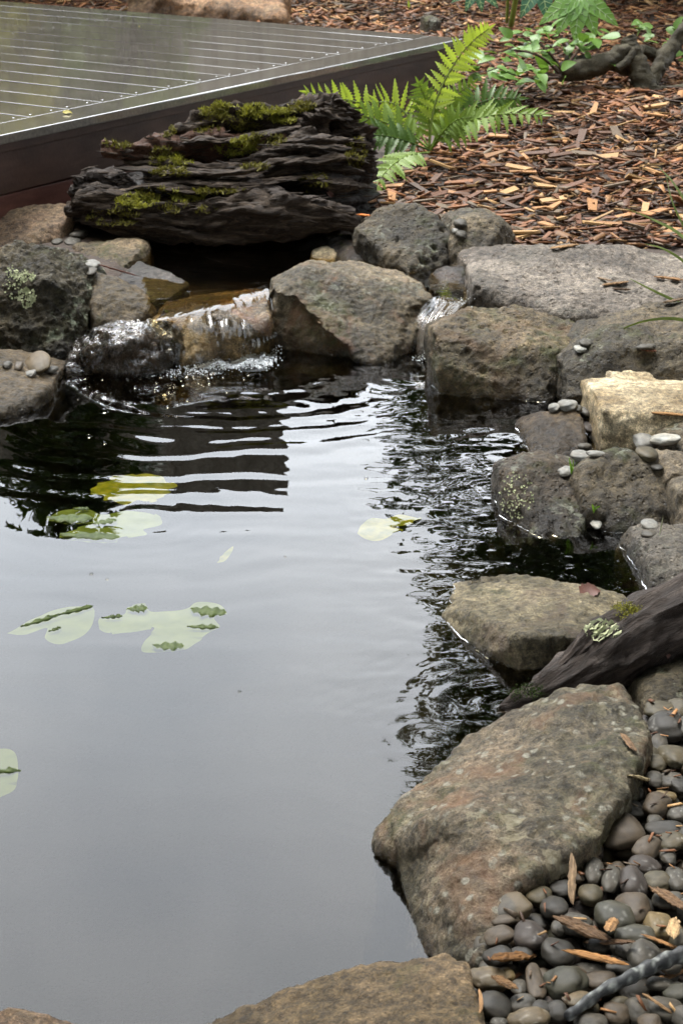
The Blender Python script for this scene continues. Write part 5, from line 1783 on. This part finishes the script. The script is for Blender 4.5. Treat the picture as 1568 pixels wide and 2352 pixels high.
shrub('shrub', PZ(1260, 190, 0.2), [
    [(1285, 175, 7.7), (1230, 165, 7.6), (1170, 150, 7.55), (1115, 165, 7.5)],
    [(1285, 170, 7.75), (1240, 130, 7.75), (1180, 115, 7.8), (1120, 125, 7.75)],
    [(1290, 165, 7.8), (1260, 120, 7.8), (1225, 95, 7.9), (1175, 92, 7.9)],
    [(1280, 178, 7.6), (1230, 180, 7.5), (1190, 175, 7.45), (1150, 160, 7.4)],
    [(1310, 165, 7.8), (1310, 120, 7.9), (1270, 88, 8.0), (1215, 78, 8.0)],
    [(1300, 150, 7.8), (1330, 115, 7.9), (1360, 95, 7.95), (1390, 90, 8.0)]],
    17, 'low leafy green shrub sprawling on the mulch in front of the gnarled branch', 0.07, 3)
shrub('shrub', PZ(1540, 190, 0.2), [
    [(1560, 150, 8.1), (1530, 120, 8.1), (1490, 105, 8.1), (1440, 70, 8.1)],
    [(1568, 130, 8.2), (1540, 95, 8.2), (1500, 80, 8.2), (1450, 62, 8.2)],
    [(1600, 90, 8.3), (1560, 60, 8.3), (1510, 62, 8.3), (1480, 75, 8.3)]],
    8, 'thin leafy twigs growing through the fork of the gnarled branch', 0.06, 9)


# ---- big palmate leaves
def palmate(name_root, u, v, y, span_px, lobes, material, label_part=None, parent=None, facing=(0, -0.75, 0.66), droop=0.25, seed=0):
    r = random.Random(seed)
    c = PY(u, v, y)
    span = span_px * (c - CAMP).length / FPX
    nr = Vector(facing).normalized()
    xr = Vector((1, 0, 0))
    yr = nr.cross(xr).normalized()          # 'up' within the leaf plane
    VV, FF, VE, FE = [], [], [], []
    for an, sc, wd in lobes:
        d = (xr * math.cos(math.radians(an)) + yr * math.sin(math.radians(an)))
        V, F = blade(14, wd, 0.95, 0.16, droop, 1, 0.035)
        m_ = frame_mat(Vector((0, 0, 0)), d, nr, span * sc)
        b0 = len(VV)
        VV += [m_ @ Vector(q) for q in V]
        FF += [tuple(b0 + i for i in f) for f in F]
        # raised midrib and side veins
        mid = [m_ @ Vector((t, 0, -droop * t * t + 0.006)) for t in np.linspace(0.02, 0.97, 9)]
        tv, tf = tube_arrays(mid, np.linspace(0.0045, 0.0012, 9), 5)
        e0 = len(VE)
        VE += tv
        FE += [tuple(e0 + i for i in f) for f in tf]
        for t in (0.22, 0.36, 0.5, 0.64, 0.78):
            for sg in (-1, 1):
                w = wd * 0.42 * math.sin(math.pi * t ** 0.68)
                a_ = m_ @ Vector((t, 0, -droop * t * t + 0.005))
                b_ = m_ @ Vector((min(t + 0.12, 0.97), sg * w, -droop * (t + .12) ** 2 + 0.16 * w + 0.005))
                tv, tf = tube_arrays([a_, (a_ + b_) / 2, b_], [0.0018, 0.0013, 0.0008], 4)
                e0 = len(VE)
                VE += tv
                FE += [tuple(e0 + i for i in f) for f in tf]
    lf = obj('leaf', mesh_np('leaf', np.array([tuple(q) for q in VV]), FF), MAT[material], parent, c - parent.location)
    obj('vein', mesh_np('vein', np.array([tuple(q) for q in VE]), FE), MAT['vein'], lf)
    return lf


pal = empty('palmate_plant', PZ(1170, 62, 0.27), 'young plant with big glossy palmate leaves at the back of the mulch', 'plant')
palmate('leaf', 1330, -8, 8.3, 105, [(-148, 1.0, .42), (-122, 0.95, .46), (-97, 0.98, .44), (-68, 0.9, .5), (-35, 1.0, .42), (10, .8, .4), (170, .8, .4)], 'palm_leaf', parent=pal, seed=1)
palmate('leaf', 1240, -40, 8.6, 90, [(-160, 1.0, .4), (-120, 1.0, .44), (-80, 1.0, .44), (-40, .9, .4)], 'palm_leaf_dark', parent=pal, seed=2)
palmate('leaf', 1095, -32, 8.8, 66, [(-150, 1.0, .42), (-115, .95, .42), (-80, .9, .42), (-45, 1, .42)], 'palm_leaf_dark', parent=pal, seed=3)
for a_, b_, r_ in (((1172, 60), (1195, -60), 0.014), ((1163, 52), (1168, -60), 0.007), ((1195, -60), (1330, -8), 0.006), ((1180, 0), (1100, -32), 0.006)):
    p0, p1 = PY(*a_, 9.0), PY(*b_, 8.9)
    S = np.linspace(tuple(p0 - pal.location), tuple(p1 - pal.location), 8)
    V, F = tube_arrays(S, np.linspace(r_, r_ * 0.8, 8), 8)
    obj('stem', mesh_np('stem', np.array([tuple(q) for q in V]), F), MAT['stem_green'], pal)

# ---- grass blades and sprouts
def grass(name, blades, label, material, w=0.004):
    b0 = blades[0][0]
    root = empty(name, PY(*b0), label, 'grass')
    L = np.array(root.location)
    for pts in blades:
        S = spline([tuple(PY(*p)) for p in pts], 16)
        V, F = [], []
        for i, p in enumerate(S):
            k = w * (1 - (i / 15.0) ** 2) + 0.0004
            V += [p - L + np.array([-k * 0.4, 0, -k]), p - L + np.array([0, -0.3 * k, 0]), p - L + np.array([k * 0.4, 0, k])]
        for i in range(15):
            a = i * 3
            F += [(a, a + 1, a + 4, a + 3), (a + 1, a + 2, a + 5, a + 4)]
        obj('blade', mesh_np('blade', np.array(V), F), MAT[material], root)
    return root


grass('grass_tuft', [
    [(1640, 800, 4.3), (1568, 735, 4.4), (1440, 750, 4.45), (1308, 848, 4.35)],
    [(1640, 640, 4.6), (1568, 545, 4.9), (1500, 505, 5.1), (1435, 478, 5.2)],
    [(1640, 760, 4.4), (1568, 702, 4.6), (1500, 668, 4.7), (1445, 640, 4.8)],
    [(1640, 620, 4.8), (1580, 480, 5.0), (1545, 420, 5.1), (1510, 382, 5.2)],
    [(1640, 660, 4.7), (1590, 560, 4.9), (1545, 470, 5.0), (1528, 400, 5.1)],
    [(1640, 700, 4.6), (1590, 620, 4.8), (1530, 575, 4.9), (1480, 560, 5.0)]],
    'long thin grass blades arching over the flat grey boulder', 'grass_blade')
bpy.context.view_layer.update()
for (u, v, h, label) in ((1312, 1085, 34, 'tiny bright grass sprout between the two dark rocks'), (1364, 1172, 14, 'tiny green seedling above the white waterline pebble')):
    ht = cast(u, v + 4)
    if ht:
        y = ht[0].y
        grass('grass_sprout', [[(u, v + 4, y), (u - 3, v - h * .5, y), (u - 6, v - h, y)], [(u, v + 4, y), (u + 3, v - h * .5, y), (u + 4, v - h * .9, y)], [(u, v + 4, y), (u + 6, v - h * .4, y), (u + 13, v - h * .7, y)],
                               [(u, v + 4, y), (u - 1, v - h * .3, y), (u - 1, v - h * .6, y)]], label, 'sprout', 0.0035)
ht = cast(1516, 1228)
if ht:
    y = ht[0].y
    grass('grass_sprout', [[(1514, 1226, y), (1518, 1205, y), (1522, 1184, y)]], 'pale dry grass blade standing at the waterline', 'lichen', 0.004)
# yellow seedling by the deck
ht = cast(938, 20)
if ht:
    y = ht[0].y
    grass('grass_sprout', [[(938, 22, y), (938, 12, y), (936, 2, y)]], 'small yellow seedling in the mulch behind the deck', 'fern_lime', 0.016)


# ================================================================== moss, lichen, fallen leaves
def tufts(name, parent, u, v, ru, rv, n, material, size=0.014, seed=0, up=0.75, keep=None):
    """a patch of tiny moss blades rooted on whatever surface lies there"""
    r = random.Random(seed + int(u) * 3 + int(v))
    VV, FF = [], []
    L = parent.matrix_world.translation
    for _ in range(n):
        a, k = r.uniform(0, 6.283), math.sqrt(r.random())
        h = cast(u + ru * k * math.cos(a), v + rv * k * math.sin(a))
        if not h:
            continue
        if keep is not None and h[2] is not keep and h[2].parent is not keep:
            continue
        p, nr = h[0] - L, h[1]
        if float(perlin(np.array([[h[0].x * 38, h[0].y * 38, h[0].z * 38]]))[0]) < -0.12:
            continue
        for _b in range(5):
            d = (nr * 0.6 + Vector((r.gauss(0, .55), r.gauss(0, .55), up + r.gauss(0, .4)))).normalized()
            s = d.cross(Vector((r.gauss(0, 1), r.gauss(0, 1), r.gauss(0, 1)))).normalized()
            ln = size * r.uniform(0.5, 1.4)
            q = p + Vector((r.gauss(0, .006), r.gauss(0, .006), r.gauss(0, .002)))
            i0 = len(VV)
            VV += [q - s * ln * 0.22, q + s * ln * 0.22, q + d * ln + s * ln * 0.12, q + d * ln - s * ln * 0.12]
            FF.append((i0, i0 + 1, i0 + 2, i0 + 3))
    if not VV:
        return None
    o = obj(name, mesh_np(name, np.array([tuple(q) for q in VV]), FF, smooth=False), MAT[material], None)
    o.parent = parent
    o['kind'] = 'stuff'
    return o


# frayed fibres standing off the rotten log
_lr = random.Random(77)
VV, FF, GG = [], [], []
_LL = logr.matrix_world.translation
for _ in range(900):
    u, v = _lr.uniform(170, 855), _lr.uniform(235, 520)
    h = cast(u, v)
    if not h or h[2].parent is not logr or 'moss' in h[2].name:
        continue
    p = h[0] - _LL
    L_ = _lr.uniform(0.02, 0.10) * _lr.random() ** 0.5 + 0.012
    d = Vector((1, _lr.gauss(0, .15), _lr.gauss(0.02, .16))).normalized() * (1 if _lr.random() < .5 else -1)
    nr = (h[1] + Vector((0, -.2, .2))).normalized()
    s = nr.cross(d).normalized()
    w, t = _lr.uniform(0.0015, 0.0055), _lr.uniform(0.001, 0.004)
    i0 = len(VV)
    e = nr * _lr.uniform(-0.002, 0.010)
    for (k, kw_) in ((0.0, 0.5), (0.45, 1.0), (1.0, 0.08)):
        c = p + d * L_ * (k - 0.5) + e * k * k + nr * 0.001
        VV += [c - s * w * kw_, c + nr * t * kw_, c + s * w * kw_, c - nr * t * kw_]
        GG += [(k * L_ + u * .01, q * .004 + v * .01, u) for q in range(4)]
    for k in range(2):
        for q in range(4):
            q2 = (q + 1) % 4
            FF.append((i0 + k * 4 + q, i0 + k * 4 + q2, i0 + k * 4 + 4 + q2, i0 + k * 4 + 4 + q))
if VV:
    fo = obj('splinters', grain_attr(mesh_np('splinters', np.array([tuple(q) for q in VV]), FF, smooth=False), np.array(GG)), MAT['log'], logr)
    fo['kind'] = 'stuff'
bpy.context.view_layer.update()
for (u, v, ru, rv, n, mt) in [
    (500, 250, 34, 14, 170, 'moss_bright'), (520, 262, 50, 16, 120, 'moss'), (600, 258, 42, 14, 170, 'moss_bright'), (650, 268, 30, 14, 120, 'moss_bright'), (690, 246, 24, 10, 80, 'moss'), (385, 300, 16, 12, 70, 'moss'),
    (270, 332, 26, 7, 60, 'moss'), (375, 360, 34, 18, 170, 'moss'), (400, 372, 40, 10, 90, 'moss_bright'), (395, 396, 40, 9, 100, 'moss'), (540, 345, 40, 14, 130, 'moss_bright'), (560, 330, 24, 12, 80, 'moss_bright'), (610, 322, 40, 12, 80, 'moss'),
    (315, 462, 40, 14, 170, 'moss_bright'), (350, 440, 30, 8, 70, 'moss'), (430, 450, 34, 12, 150, 'moss_bright'), (500, 440, 46, 6, 60, 'moss'), (470, 295, 30, 8, 50, 'moss'), (560, 290, 30, 10, 60, 'moss'), (590, 385, 24, 6, 50, 'moss'),
    (260, 500, 50, 16, 90, 'moss'), (430, 480, 60, 10, 60, 'moss'), (720, 420, 30, 20, 40, 'moss'), (815, 350, 20, 30, 90, 'moss')]:
    tufts('moss', logr, u, v, ru * 1.15, rv * 1.25, int(n * 1.7), mt, 0.0095, keep=logr)
for (u, v, ru, rv, n, mt) in [(1205, 1584, 46, 18, 110, 'moss_dark'), (1430, 1400, 40, 14, 120, 'moss_bright')]:
    tufts('moss', drift, u, v, ru, rv, n * 2, mt, 0.0034, up=0.2, keep=drift)


def lichen(parent, u, v, ru, rv, n, seed=0, s0=0.0018, s1=0.0045):
    """crusty pale scales hugging a surface"""
    r = random.Random(seed + int(u))
    VV, FF = [], []
    L = parent.matrix_world.translation
    for _ in range(n):
        a, k = r.uniform(0, 6.283), math.sqrt(r.random())
        h = cast(u + ru * k * math.cos(a), v + rv * k * math.sin(a))
        if not h:
            continue
        if h[2] is not parent and h[2].parent is not parent:
            continue
        p, nr = h[0] - L + h[1] * 0.0015, h[1]
        t1 = nr.orthogonal().normalized()
        t2 = nr.cross(t1)
        s = r.uniform(s0, s1)
        i0 = len(VV)
        m_ = 7
        VV.append(p + nr * 0.001)
        for q in range(m_):
            an = 6.283 * q / m_
            rr_ = s * r.uniform(0.6, 1.2)
            VV.append(p + (t1 * math.cos(an) + t2 * math.sin(an)) * rr_ + nr * r.uniform(0.0, 0.004))
        for q in range(m_):
            FF.append((i0, i0 + 1 + q, i0 + 1 + (q + 1) % m_))
    if VV:
        o = obj('lichen', mesh_np('lichen', np.array([tuple(q) for q in VV]), FF, smooth=False), MAT['lichen'], None)
        o.parent = parent
        o['kind'] = 'stuff'


lichen(drift, 1383, 1446, 36, 17, 420, 0, 0.004, 0.009)
mossy = ROCKS[1]
lichen(mossy, 62, 682, 22, 22, 150)
lichen(mossy, 55, 634, 28, 14, 90)
lichen(mossy, 30, 650, 20, 40, 50)
lichen(ROCKS[22], 1185, 1140, 40, 55, 130, 0, 0.001, 0.0028)


def flat_leaf(name, u, v, wpx, hpx, rot, material, label, cat='leaf'):
    h = cast(u, v)
    if not h:
        return
    V, F = blade(9, 0.7, 0.9, 0.35, 0.18, 1, 0.12)
    V = V - np.array([0.5, 0, 0])
    V[:, 2] += 0.05 * np.sin(V[:, 0] * 9)
    me = mesh_np(name, V, F)
    o = obj(name, me, MAT[material], None, h[0] + h[1] * 0.006)
    o.scale = (wpx * (h[0] - CAMP).length / FPX,) * 3
    nr = (h[1] + Vector((0, -0.5, 0.3))).normalized()
    o.rotation_euler = frame_mat(Vector(), Vector((math.cos(rot), math.sin(rot), 0.1)), nr, 1).to_euler()
    tag(o, label, cat)


flat_leaf('fallen_leaf_or_fleck', 1356, 1362, 62, 40, 0.5, 'dead_leaf', 'curled red brown dead leaf lying on the flat pool rock')
flat_leaf('fallen_leaf_or_fleck', 1545, 1500, 46, 30, 1.0, 'dead_leaf', 'rusty dead leaf beneath the driftwood limb')
flat_leaf('fallen_leaf_or_fleck', 1550, 1470, 30, 20, 0.4, 'orange_leaf', 'small rusty leaf stuck to the driftwood limb')
flat_leaf('fallen_leaf_or_fleck', 765, 452, 44, 30, 1.2, 'dead_leaf', 'dry brown leaf standing in the hollow of the mossy log')

flat_leaf('fallen_leaf_or_fleck', 115, 113, 20, 12, 0.3, 'deck_fleck', 'small yellow fleck on the wet deck nearest the frame edge')  # the yellow ones are leaf-shaped flecks on the boards
flat_leaf('fallen_leaf_or_fleck', 322, 62, 18, 12, 2.0, 'deck_fleck', 'yellow fleck on the deck below the orange stone edging')
flat_leaf('fallen_leaf_or_fleck', 422, 40, 9, 8, 1.2, 'dead_leaf', 'tiny dark leaf on the far boards of the deck')
flat_leaf('fallen_leaf_or_fleck', 156, 262, 22, 12, 0.1, 'deck_fleck', 'yellow fleck on the border board of the deck')

# ================================================================== lily leaves
def lily(polys, folds, label, material='lily', z=-0.006, seed=0):
    pts = [PZ(u, v) for pl in polys for u, v in pl]
    c = sum(pts, Vector()) / len(pts)
    c.z = 0
    root = empty('lily_leaf', c, label, 'lily leaf')
    for pl in polys:
        pl = spline(pl + pl[:1], len(pl) * 5)[:-1]
        P = np.array([tuple(PZ(u, v))[:2] for u, v in pl])
        bm = bmesh.new()
        vs = [bm.verts.new((x - c.x, y - c.y, 0)) for x, y in P]
        f = bm.faces.new(vs)
        bmesh.ops.triangulate(bm, faces=[f])
        for _ in range(2):
            bmesh.ops.subdivide_edges(bm, edges=bm.edges[:], cuts=1, use_grid_fill=True)
        me = bpy.data.meshes.new('leaf_blade')
        bm.to_mesh(me)
        bm.free()
        V = coords(me)
        e = sdist([tuple(q) for q in (P - np.array([c.x, c.y]))], V[:, 0], V[:, 1])
        V[:, 2] = z + 0.003 * perlin(np.stack([V[:, 0] * 22, V[:, 1] * 22, 0 * V[:, 0] + seed], 1)) + 0.004 * np.exp(e / 0.006) * (perlin(np.stack([V[:, 0] * 14, V[:, 1] * 14, 0 * V[:, 0] + seed + 5], 1)) > 0.25)
        me.vertices.foreach_set('co', V.astype(np.float32).ravel())
        me.update()
        me.polygons.foreach_set('use_smooth', np.ones(len(me.polygons), dtype=bool))
        obj('leaf_blade', me, MAT[material], root)
    for (u0, v0, u1, v1, w, hgt) in folds:
        a, b = PZ(u0, v0), PZ(u1, v1)
        d = b - a
        n, m_ = 12, 7
        sd = Vector((-d.y, d.x, 0)).normalized()
        if sd.y > 0:
            sd = -sd
        V, F = [], []
        for i in range(n + 1):
            t = i / n
            k = (math.sin(math.pi * (0.04 + 0.92 * t)) ** 0.5) * (0.55 + 0.45 * t) * (0.78 + 0.22 * math.sin(t * 23 + u0)) 
            for j in range(m_ + 1):
                s = j / m_
                wob = 0.0012 * math.sin(t * 17 + j) + 0.001 * math.sin(t * 41 + 2 * j)
                p = a + d * t + sd * (w * (1 - s) * k) + Vector((0, 0, -0.0015 + (hgt * 0.6 + 0.002) * k * s ** 0.35 + wob * s)) - sd * (0.2 * w * k * s ** 4)
                V.append(tuple(p - root.location))
        for i in range(n):
            for j in range(m_):
                q = i * (m_ + 1) + j
                F.append((q, q + 1, q + m_ + 2, q + m_ + 1))
        obj('curled_edge', mesh_np('curled_edge', np.array(V), F), MAT['lily_fold'], root)
    return root


lily([[(228, 1442), (231, 1414), (284, 1405), (294, 1387), (334, 1384), (346, 1397), (400, 1397), (432, 1391), (452, 1376), (500, 1380), (521, 1404), (492, 1417), (505, 1438), (476, 1452), (450, 1470), (420, 1487), (372, 1491), (326, 1487), (334, 1464), (354, 1440), (300, 1445), (250, 1451)]],
     [(292, 1399, 338, 1394, 0.030, 0.010), (438, 1398, 519, 1406, 0.040, 0.014), (430, 1439, 502, 1440, 0.014, 0.010), (350, 1482, 422, 1482, 0.034, 0.010), (234, 1419, 282, 1414, 0.010, 0.008)],
     'wide lobed lily leaf with curled green edges in the middle of the pond', seed=1)
lily([[(16, 1448), (60, 1424), (110, 1400), (168, 1387), (214, 1391), (212, 1425), (192, 1452), (142, 1471), (104, 1461), (108, 1436), (60, 1451)]],
     [(48, 1439, 132, 1413, 0.010, 0.010), (126, 1414, 214, 1391, 0.010, 0.010), (112, 1450, 140, 1440, 0.008, 0.005)],
     'pointed lily leaf folded along its rib beside the wide lobed one', seed=2)
lily([[(106, 1186), (140, 1168), (176, 1161), (206, 1166), (240, 1176), (300, 1166), (356, 1178), (372, 1196), (330, 1208), (336, 1222), (280, 1230), (262, 1240), (190, 1238), (136, 1226), (178, 1208), (214, 1200), (160, 1200)]],
     [(108, 1188, 214, 1188, 0.045, 0.012), (138, 1226, 276, 1232, 0.035, 0.012), (212, 1203, 266, 1192, 0.026, 0.008), (170, 1168, 206, 1168, 0.012, 0.008)],
     'ragged pale lily leaf below the yellow one near the waterfall ripples', seed=3)
lily([[(-60, 1720), (0, 1710), (34, 1720), (42, 1760), (40, 1790), (20, 1812), (-60, 1830)]],
     [(-60, 1773, 49, 1769, 0.012, 0.010)], 'pale lily leaf cut by the frame edge low on the pond', seed=4)


def ragged(cu, cv, ru, rv, n, seed):
    r = random.Random(seed)
    return [(cu + ru * math.cos(6.283 * i / n) * r.uniform(0.72, 1.08), cv + rv * math.sin(6.283 * i / n) * r.uniform(0.72, 1.08)) for i in range(n)]


lily([ragged(305, 1120, 100, 36, 30, 3)], [], 'golden yellow lily leaf under the dark fence reflection', 'lily_yellow', -0.004, 5)
lily([[(820, 1222), (832, 1198), (852, 1186), (886, 1188), (912, 1176), (938, 1180), (968, 1190), (940, 1200), (900, 1206), (926, 1214), (896, 1226), (866, 1238), (836, 1232)]], [],
     'yellow green lily leaf under the edge of the tree reflection', 'lily_yellow', -0.004, 6)
lily([[(498, 1282), (512, 1262), (524, 1250), (536, 1244), (530, 1262), (514, 1278)]], [], 'small sunken yellow leaf in open water', 'lily_yellow', -0.01, 7)

# ================================================================== falling water
def sheet(name, lips, feet, up_len, nz, amp, seed, z0=UZ, z1=-0.004, bulge=0.75):
    """thin water running over a lip: lips and feet are matching world points"""
    n, mrow = 90, 40
    Ls, Bs = spline([tuple(p) for p in lips], n), spline([tuple(p) for p in feet], n)
    V, F = [], []
    for i in range(n):
        L, B = Ls[i], Bs[i]
        d = B[:2] - L[:2]
        ln = np.hypot(*d)
        dn = d / ln
        for j in range(mrow):
            t = j / (mrow - 1)
            if t < 0.25:
                k = t / 0.25
                xy = L[:2] - dn * up_len * (1 - k)
                z = z0 + 0.0022 - 0.003 * k * k
            else:
                k = (t - 0.25) / 0.75
                xy = L[:2] + d * math.sin(k * math.pi / 2) ** (1 / bulge)
                z = z1 + (z0 - 0.001 - z1) * math.cos(k * math.pi / 2) ** bulge
            V.append((xy[0], xy[1], z))
    V = np.array(V)
    ii = np.repeat(np.arange(n), mrow) / n
    tt = np.tile(np.arange(mrow), n) / mrow
    w = sstep(0.15, 0.45, tt)
    k = amp * w * (fbm(np.stack([ii * nz, tt * 1.6, 0 * ii + seed], 1), 3) + 0.5 * perlin(np.stack([ii * nz * 2.2, tt * 7, 0 * ii + seed], 1)))
    V[:, 1] -= k
    V[:, 2] += k * 0.35
    for i in range(n - 1):
        for j in range(mrow - 1):
            a = i * mrow + j
            F.append((a, a + 1, a + mrow + 1, a + mrow))
    me = mesh_np(name, V, np.array(F))
    o = obj(name, me, MAT['fall'])
    return tag(o, kind='structure')


sheet('waterfall_water', [PZ(352, 738, UZ), PZ(420, 722, UZ), PZ(500, 703, UZ), PZ(570, 686, UZ), PZ(618, 672, UZ)],
      [PZ(350, 846), PZ(430, 848), PZ(510, 842), PZ(580, 832), PZ(634, 815)], 0.10, 15, 0.0045, 1.0)
sheet('side_cascade_water', [PZ(985, 690, UZ), PZ(1020, 696, UZ), PZ(1062, 700, UZ)], [PZ(938, 818), PZ(970, 828), PZ(1008, 830)], 0.06, 7, 0.006, 4.0)

o_ = sheet('waterfall_tongue_water', [PZ(538, 694, UZ), PZ(575, 684, UZ), PZ(618, 671, UZ)], [PZ(560, 838), PZ(600, 830), PZ(640, 814)], 0.05, 6, 0.004, 9.0, z0=UZ + 0.004, bulge=0.62)
o_.data.materials.clear()
o_.data.materials.append(MAT['tongue'])


def film(rk, name, lift=0.003, ymax=0.35):
    """running water: a skin just off the wet front of a stone"""
    me = rk.data
    c, n = coords(me), normals(me)
    zw = c[:, 2] + rk.location.z
    ok = (zw > -0.006) & (n[:, 1] < ymax)
    F = np.array([tuple(q.vertices) for q in me.polygons if len(q.vertices) == 4])
    F = F[ok[F].all(1)]
    used = np.unique(F)
    mp = -np.ones(len(c), dtype=int)
    mp[used] = np.arange(len(used))
    V = c[used] + n[used] * (lift + 0.0015 * fbm(np.stack([c[used][:, 0] * 60, c[used][:, 1] * 30, c[used][:, 2] * 9], 1), 2))[:, None]
    return tag(obj(name, mesh_np(name, V, mp[F]), MAT['film'], None, rk.location), kind='structure')


for rk in ROCKS:
    if 'under the thin film' in rk['label']:
        film(rk, 'film_water')

# foam and bubbles
fr_ = random.Random(31)


def bubbles(name, spots, label):
    VV, FF = [], []
    base = bmesh.new()
    bmesh.ops.create_icosphere(base, subdivisions=1, radius=1)
    bv = [v.co.copy() for v in base.verts]
    bf = [[v.index for v in f.verts] for f in base.faces]
    base.free()
    for (p, s, sz) in spots:
        i0 = len(VV)
        VV += [p + Vector((q.x * s, q.y * s, q.z * s * sz)) for q in bv]
        FF += [tuple(i0 + i for i in f) for f in bf]
    me = mesh_np(name, np.array([tuple(q) for q in VV]), FF)
    return me


sp_ = []
for (u, v, su, sv, n, smax) in ((575, 828, 22, 8, 1800, 0.0030), (500, 842, 26, 4, 600, 0.0024), (604, 815, 12, 9, 700, 0.003), (430, 858, 40, 5, 200, 0.0020), (640, 806, 10, 3, 14, 0.003), (975, 825, 14, 5, 80, 0.0028), (1040, 690, 22, 14, 30, 0.0026), (975, 815, 10, 8, 60, 0.0026)):
    for _ in range(n):
        uu, vv = u + fr_.gauss(0, su), v + fr_.gauss(0, sv)
        if v < 780:
            h = cast(uu, vv)
            if not h:
                continue
            p = h[0] + Vector((0, 0, 0.008))
        else:
            p = PZ(uu, vv, 0.0) + Vector((0, 0, fr_.uniform(-0.001, 0.016) * math.exp(-((uu - u) / su) ** 2)))
        sp_.append((p, fr_.uniform(0.3, 1.0) * smax, 0.8))
tag(obj('foam', bubbles('foam', sp_, ''), MAT['foam']), 'white foam where the falls meet the pond', 'foam', kind='stuff')
sp_ = []
for (u, v, s) in [(428, 862, .011), (478, 866, .008), (240, 944, .010), (240, 1018, .006), (205, 1002, .007), (310, 890, .006), (295, 872, .006), (360, 880, .005), (340, 866, .005), (420, 884, .006), (270, 872, .005), (196, 868, .006),
                  (210, 1318, .004), (246, 1330, .003), (550, 1588, .003), (840, 1098, .005), (655, 1278, .003), (480, 878, .006), (385, 935, .005), (430, 920, .005), (520, 900, .005), (335, 855, .006), (560, 870, .006), (450, 852, .007)]:
    sp_.append((PZ(u, v, 0.0), s, 0.75))
for _ in range(36):
    sp_.append((PZ(fr_.gauss(420, 110), fr_.gauss(870, 26), 0.0), fr_.uniform(0.0015, 0.005), 0.75))
tag(obj('bubbles', bubbles('bubbles', sp_, ''), MAT['bubble']), 'clear bubbles floating below the main fall', 'bubbles', kind='stuff')

# ================================================================== the water's curved edge against each stone
VV, FF = [], []
for rk in ROCKS:
    if 'curving along the bank' in rk['label'] or 'near shore' in rk['label']:
        continue
    L = rk.location
    for zp in ((0.0,) if True else ()):
        bm = bmesh.new()
        bm.from_mesh(rk.data)
        r_ = bmesh.ops.bisect_plane(bm, geom=bm.verts[:] + bm.edges[:] + bm.faces[:], plane_co=(0, 0, zp - L.z), plane_no=(0, 0, 1))
        cut = [e for e in r_['geom_cut'] if isinstance(e, bmesh.types.BMEdge)]
        bm.normal_update()
        idx = {}
        for e in cut:
            for v in e.verts:
                if v.index in idx and idx[v.index][0] is v:
                    pass
        vid = {}
        for e in cut:
            ends = []
            for v in e.verts:
                if v not in vid:
                    nn = Vector((v.normal.x, v.normal.y, 0))
                    if nn.length < 1e-4:
                        nn = Vector((0, -1, 0))
                    nn.normalize()
                    p = v.co + L
                    i0 = len(VV)
                    wk = 0.25 + 0.75 * max(0.0, math.sin(p.x * 31 + p.y * 23) * math.sin(p.y * 41 - p.x * 17))
                    for off, hh in ((-0.001, 0.0020), (0.0003, 0.0012), (0.0011, 0.0005), (0.0022, 0.0001), (0.0045, -0.0006)):
                        VV.append((p.x + nn.x * off * wk * 0.3, p.y + nn.y * off * wk * 0.3, zp + hh * wk * 0.4))
                    vid[v] = i0
                ends.append(vid[v])
            a, b = ends
            for q in range(4):
                FF.append((a + q, b + q, b + q + 1, a + q + 1))
        bm.free()
if VV:
    pw = bpy.data.objects['pond_water']
    mo = obj('water_edge', mesh_np('water_edge', np.array(VV), FF), MAT['meniscus'], pw)
    mo['kind'] = 'stuff'
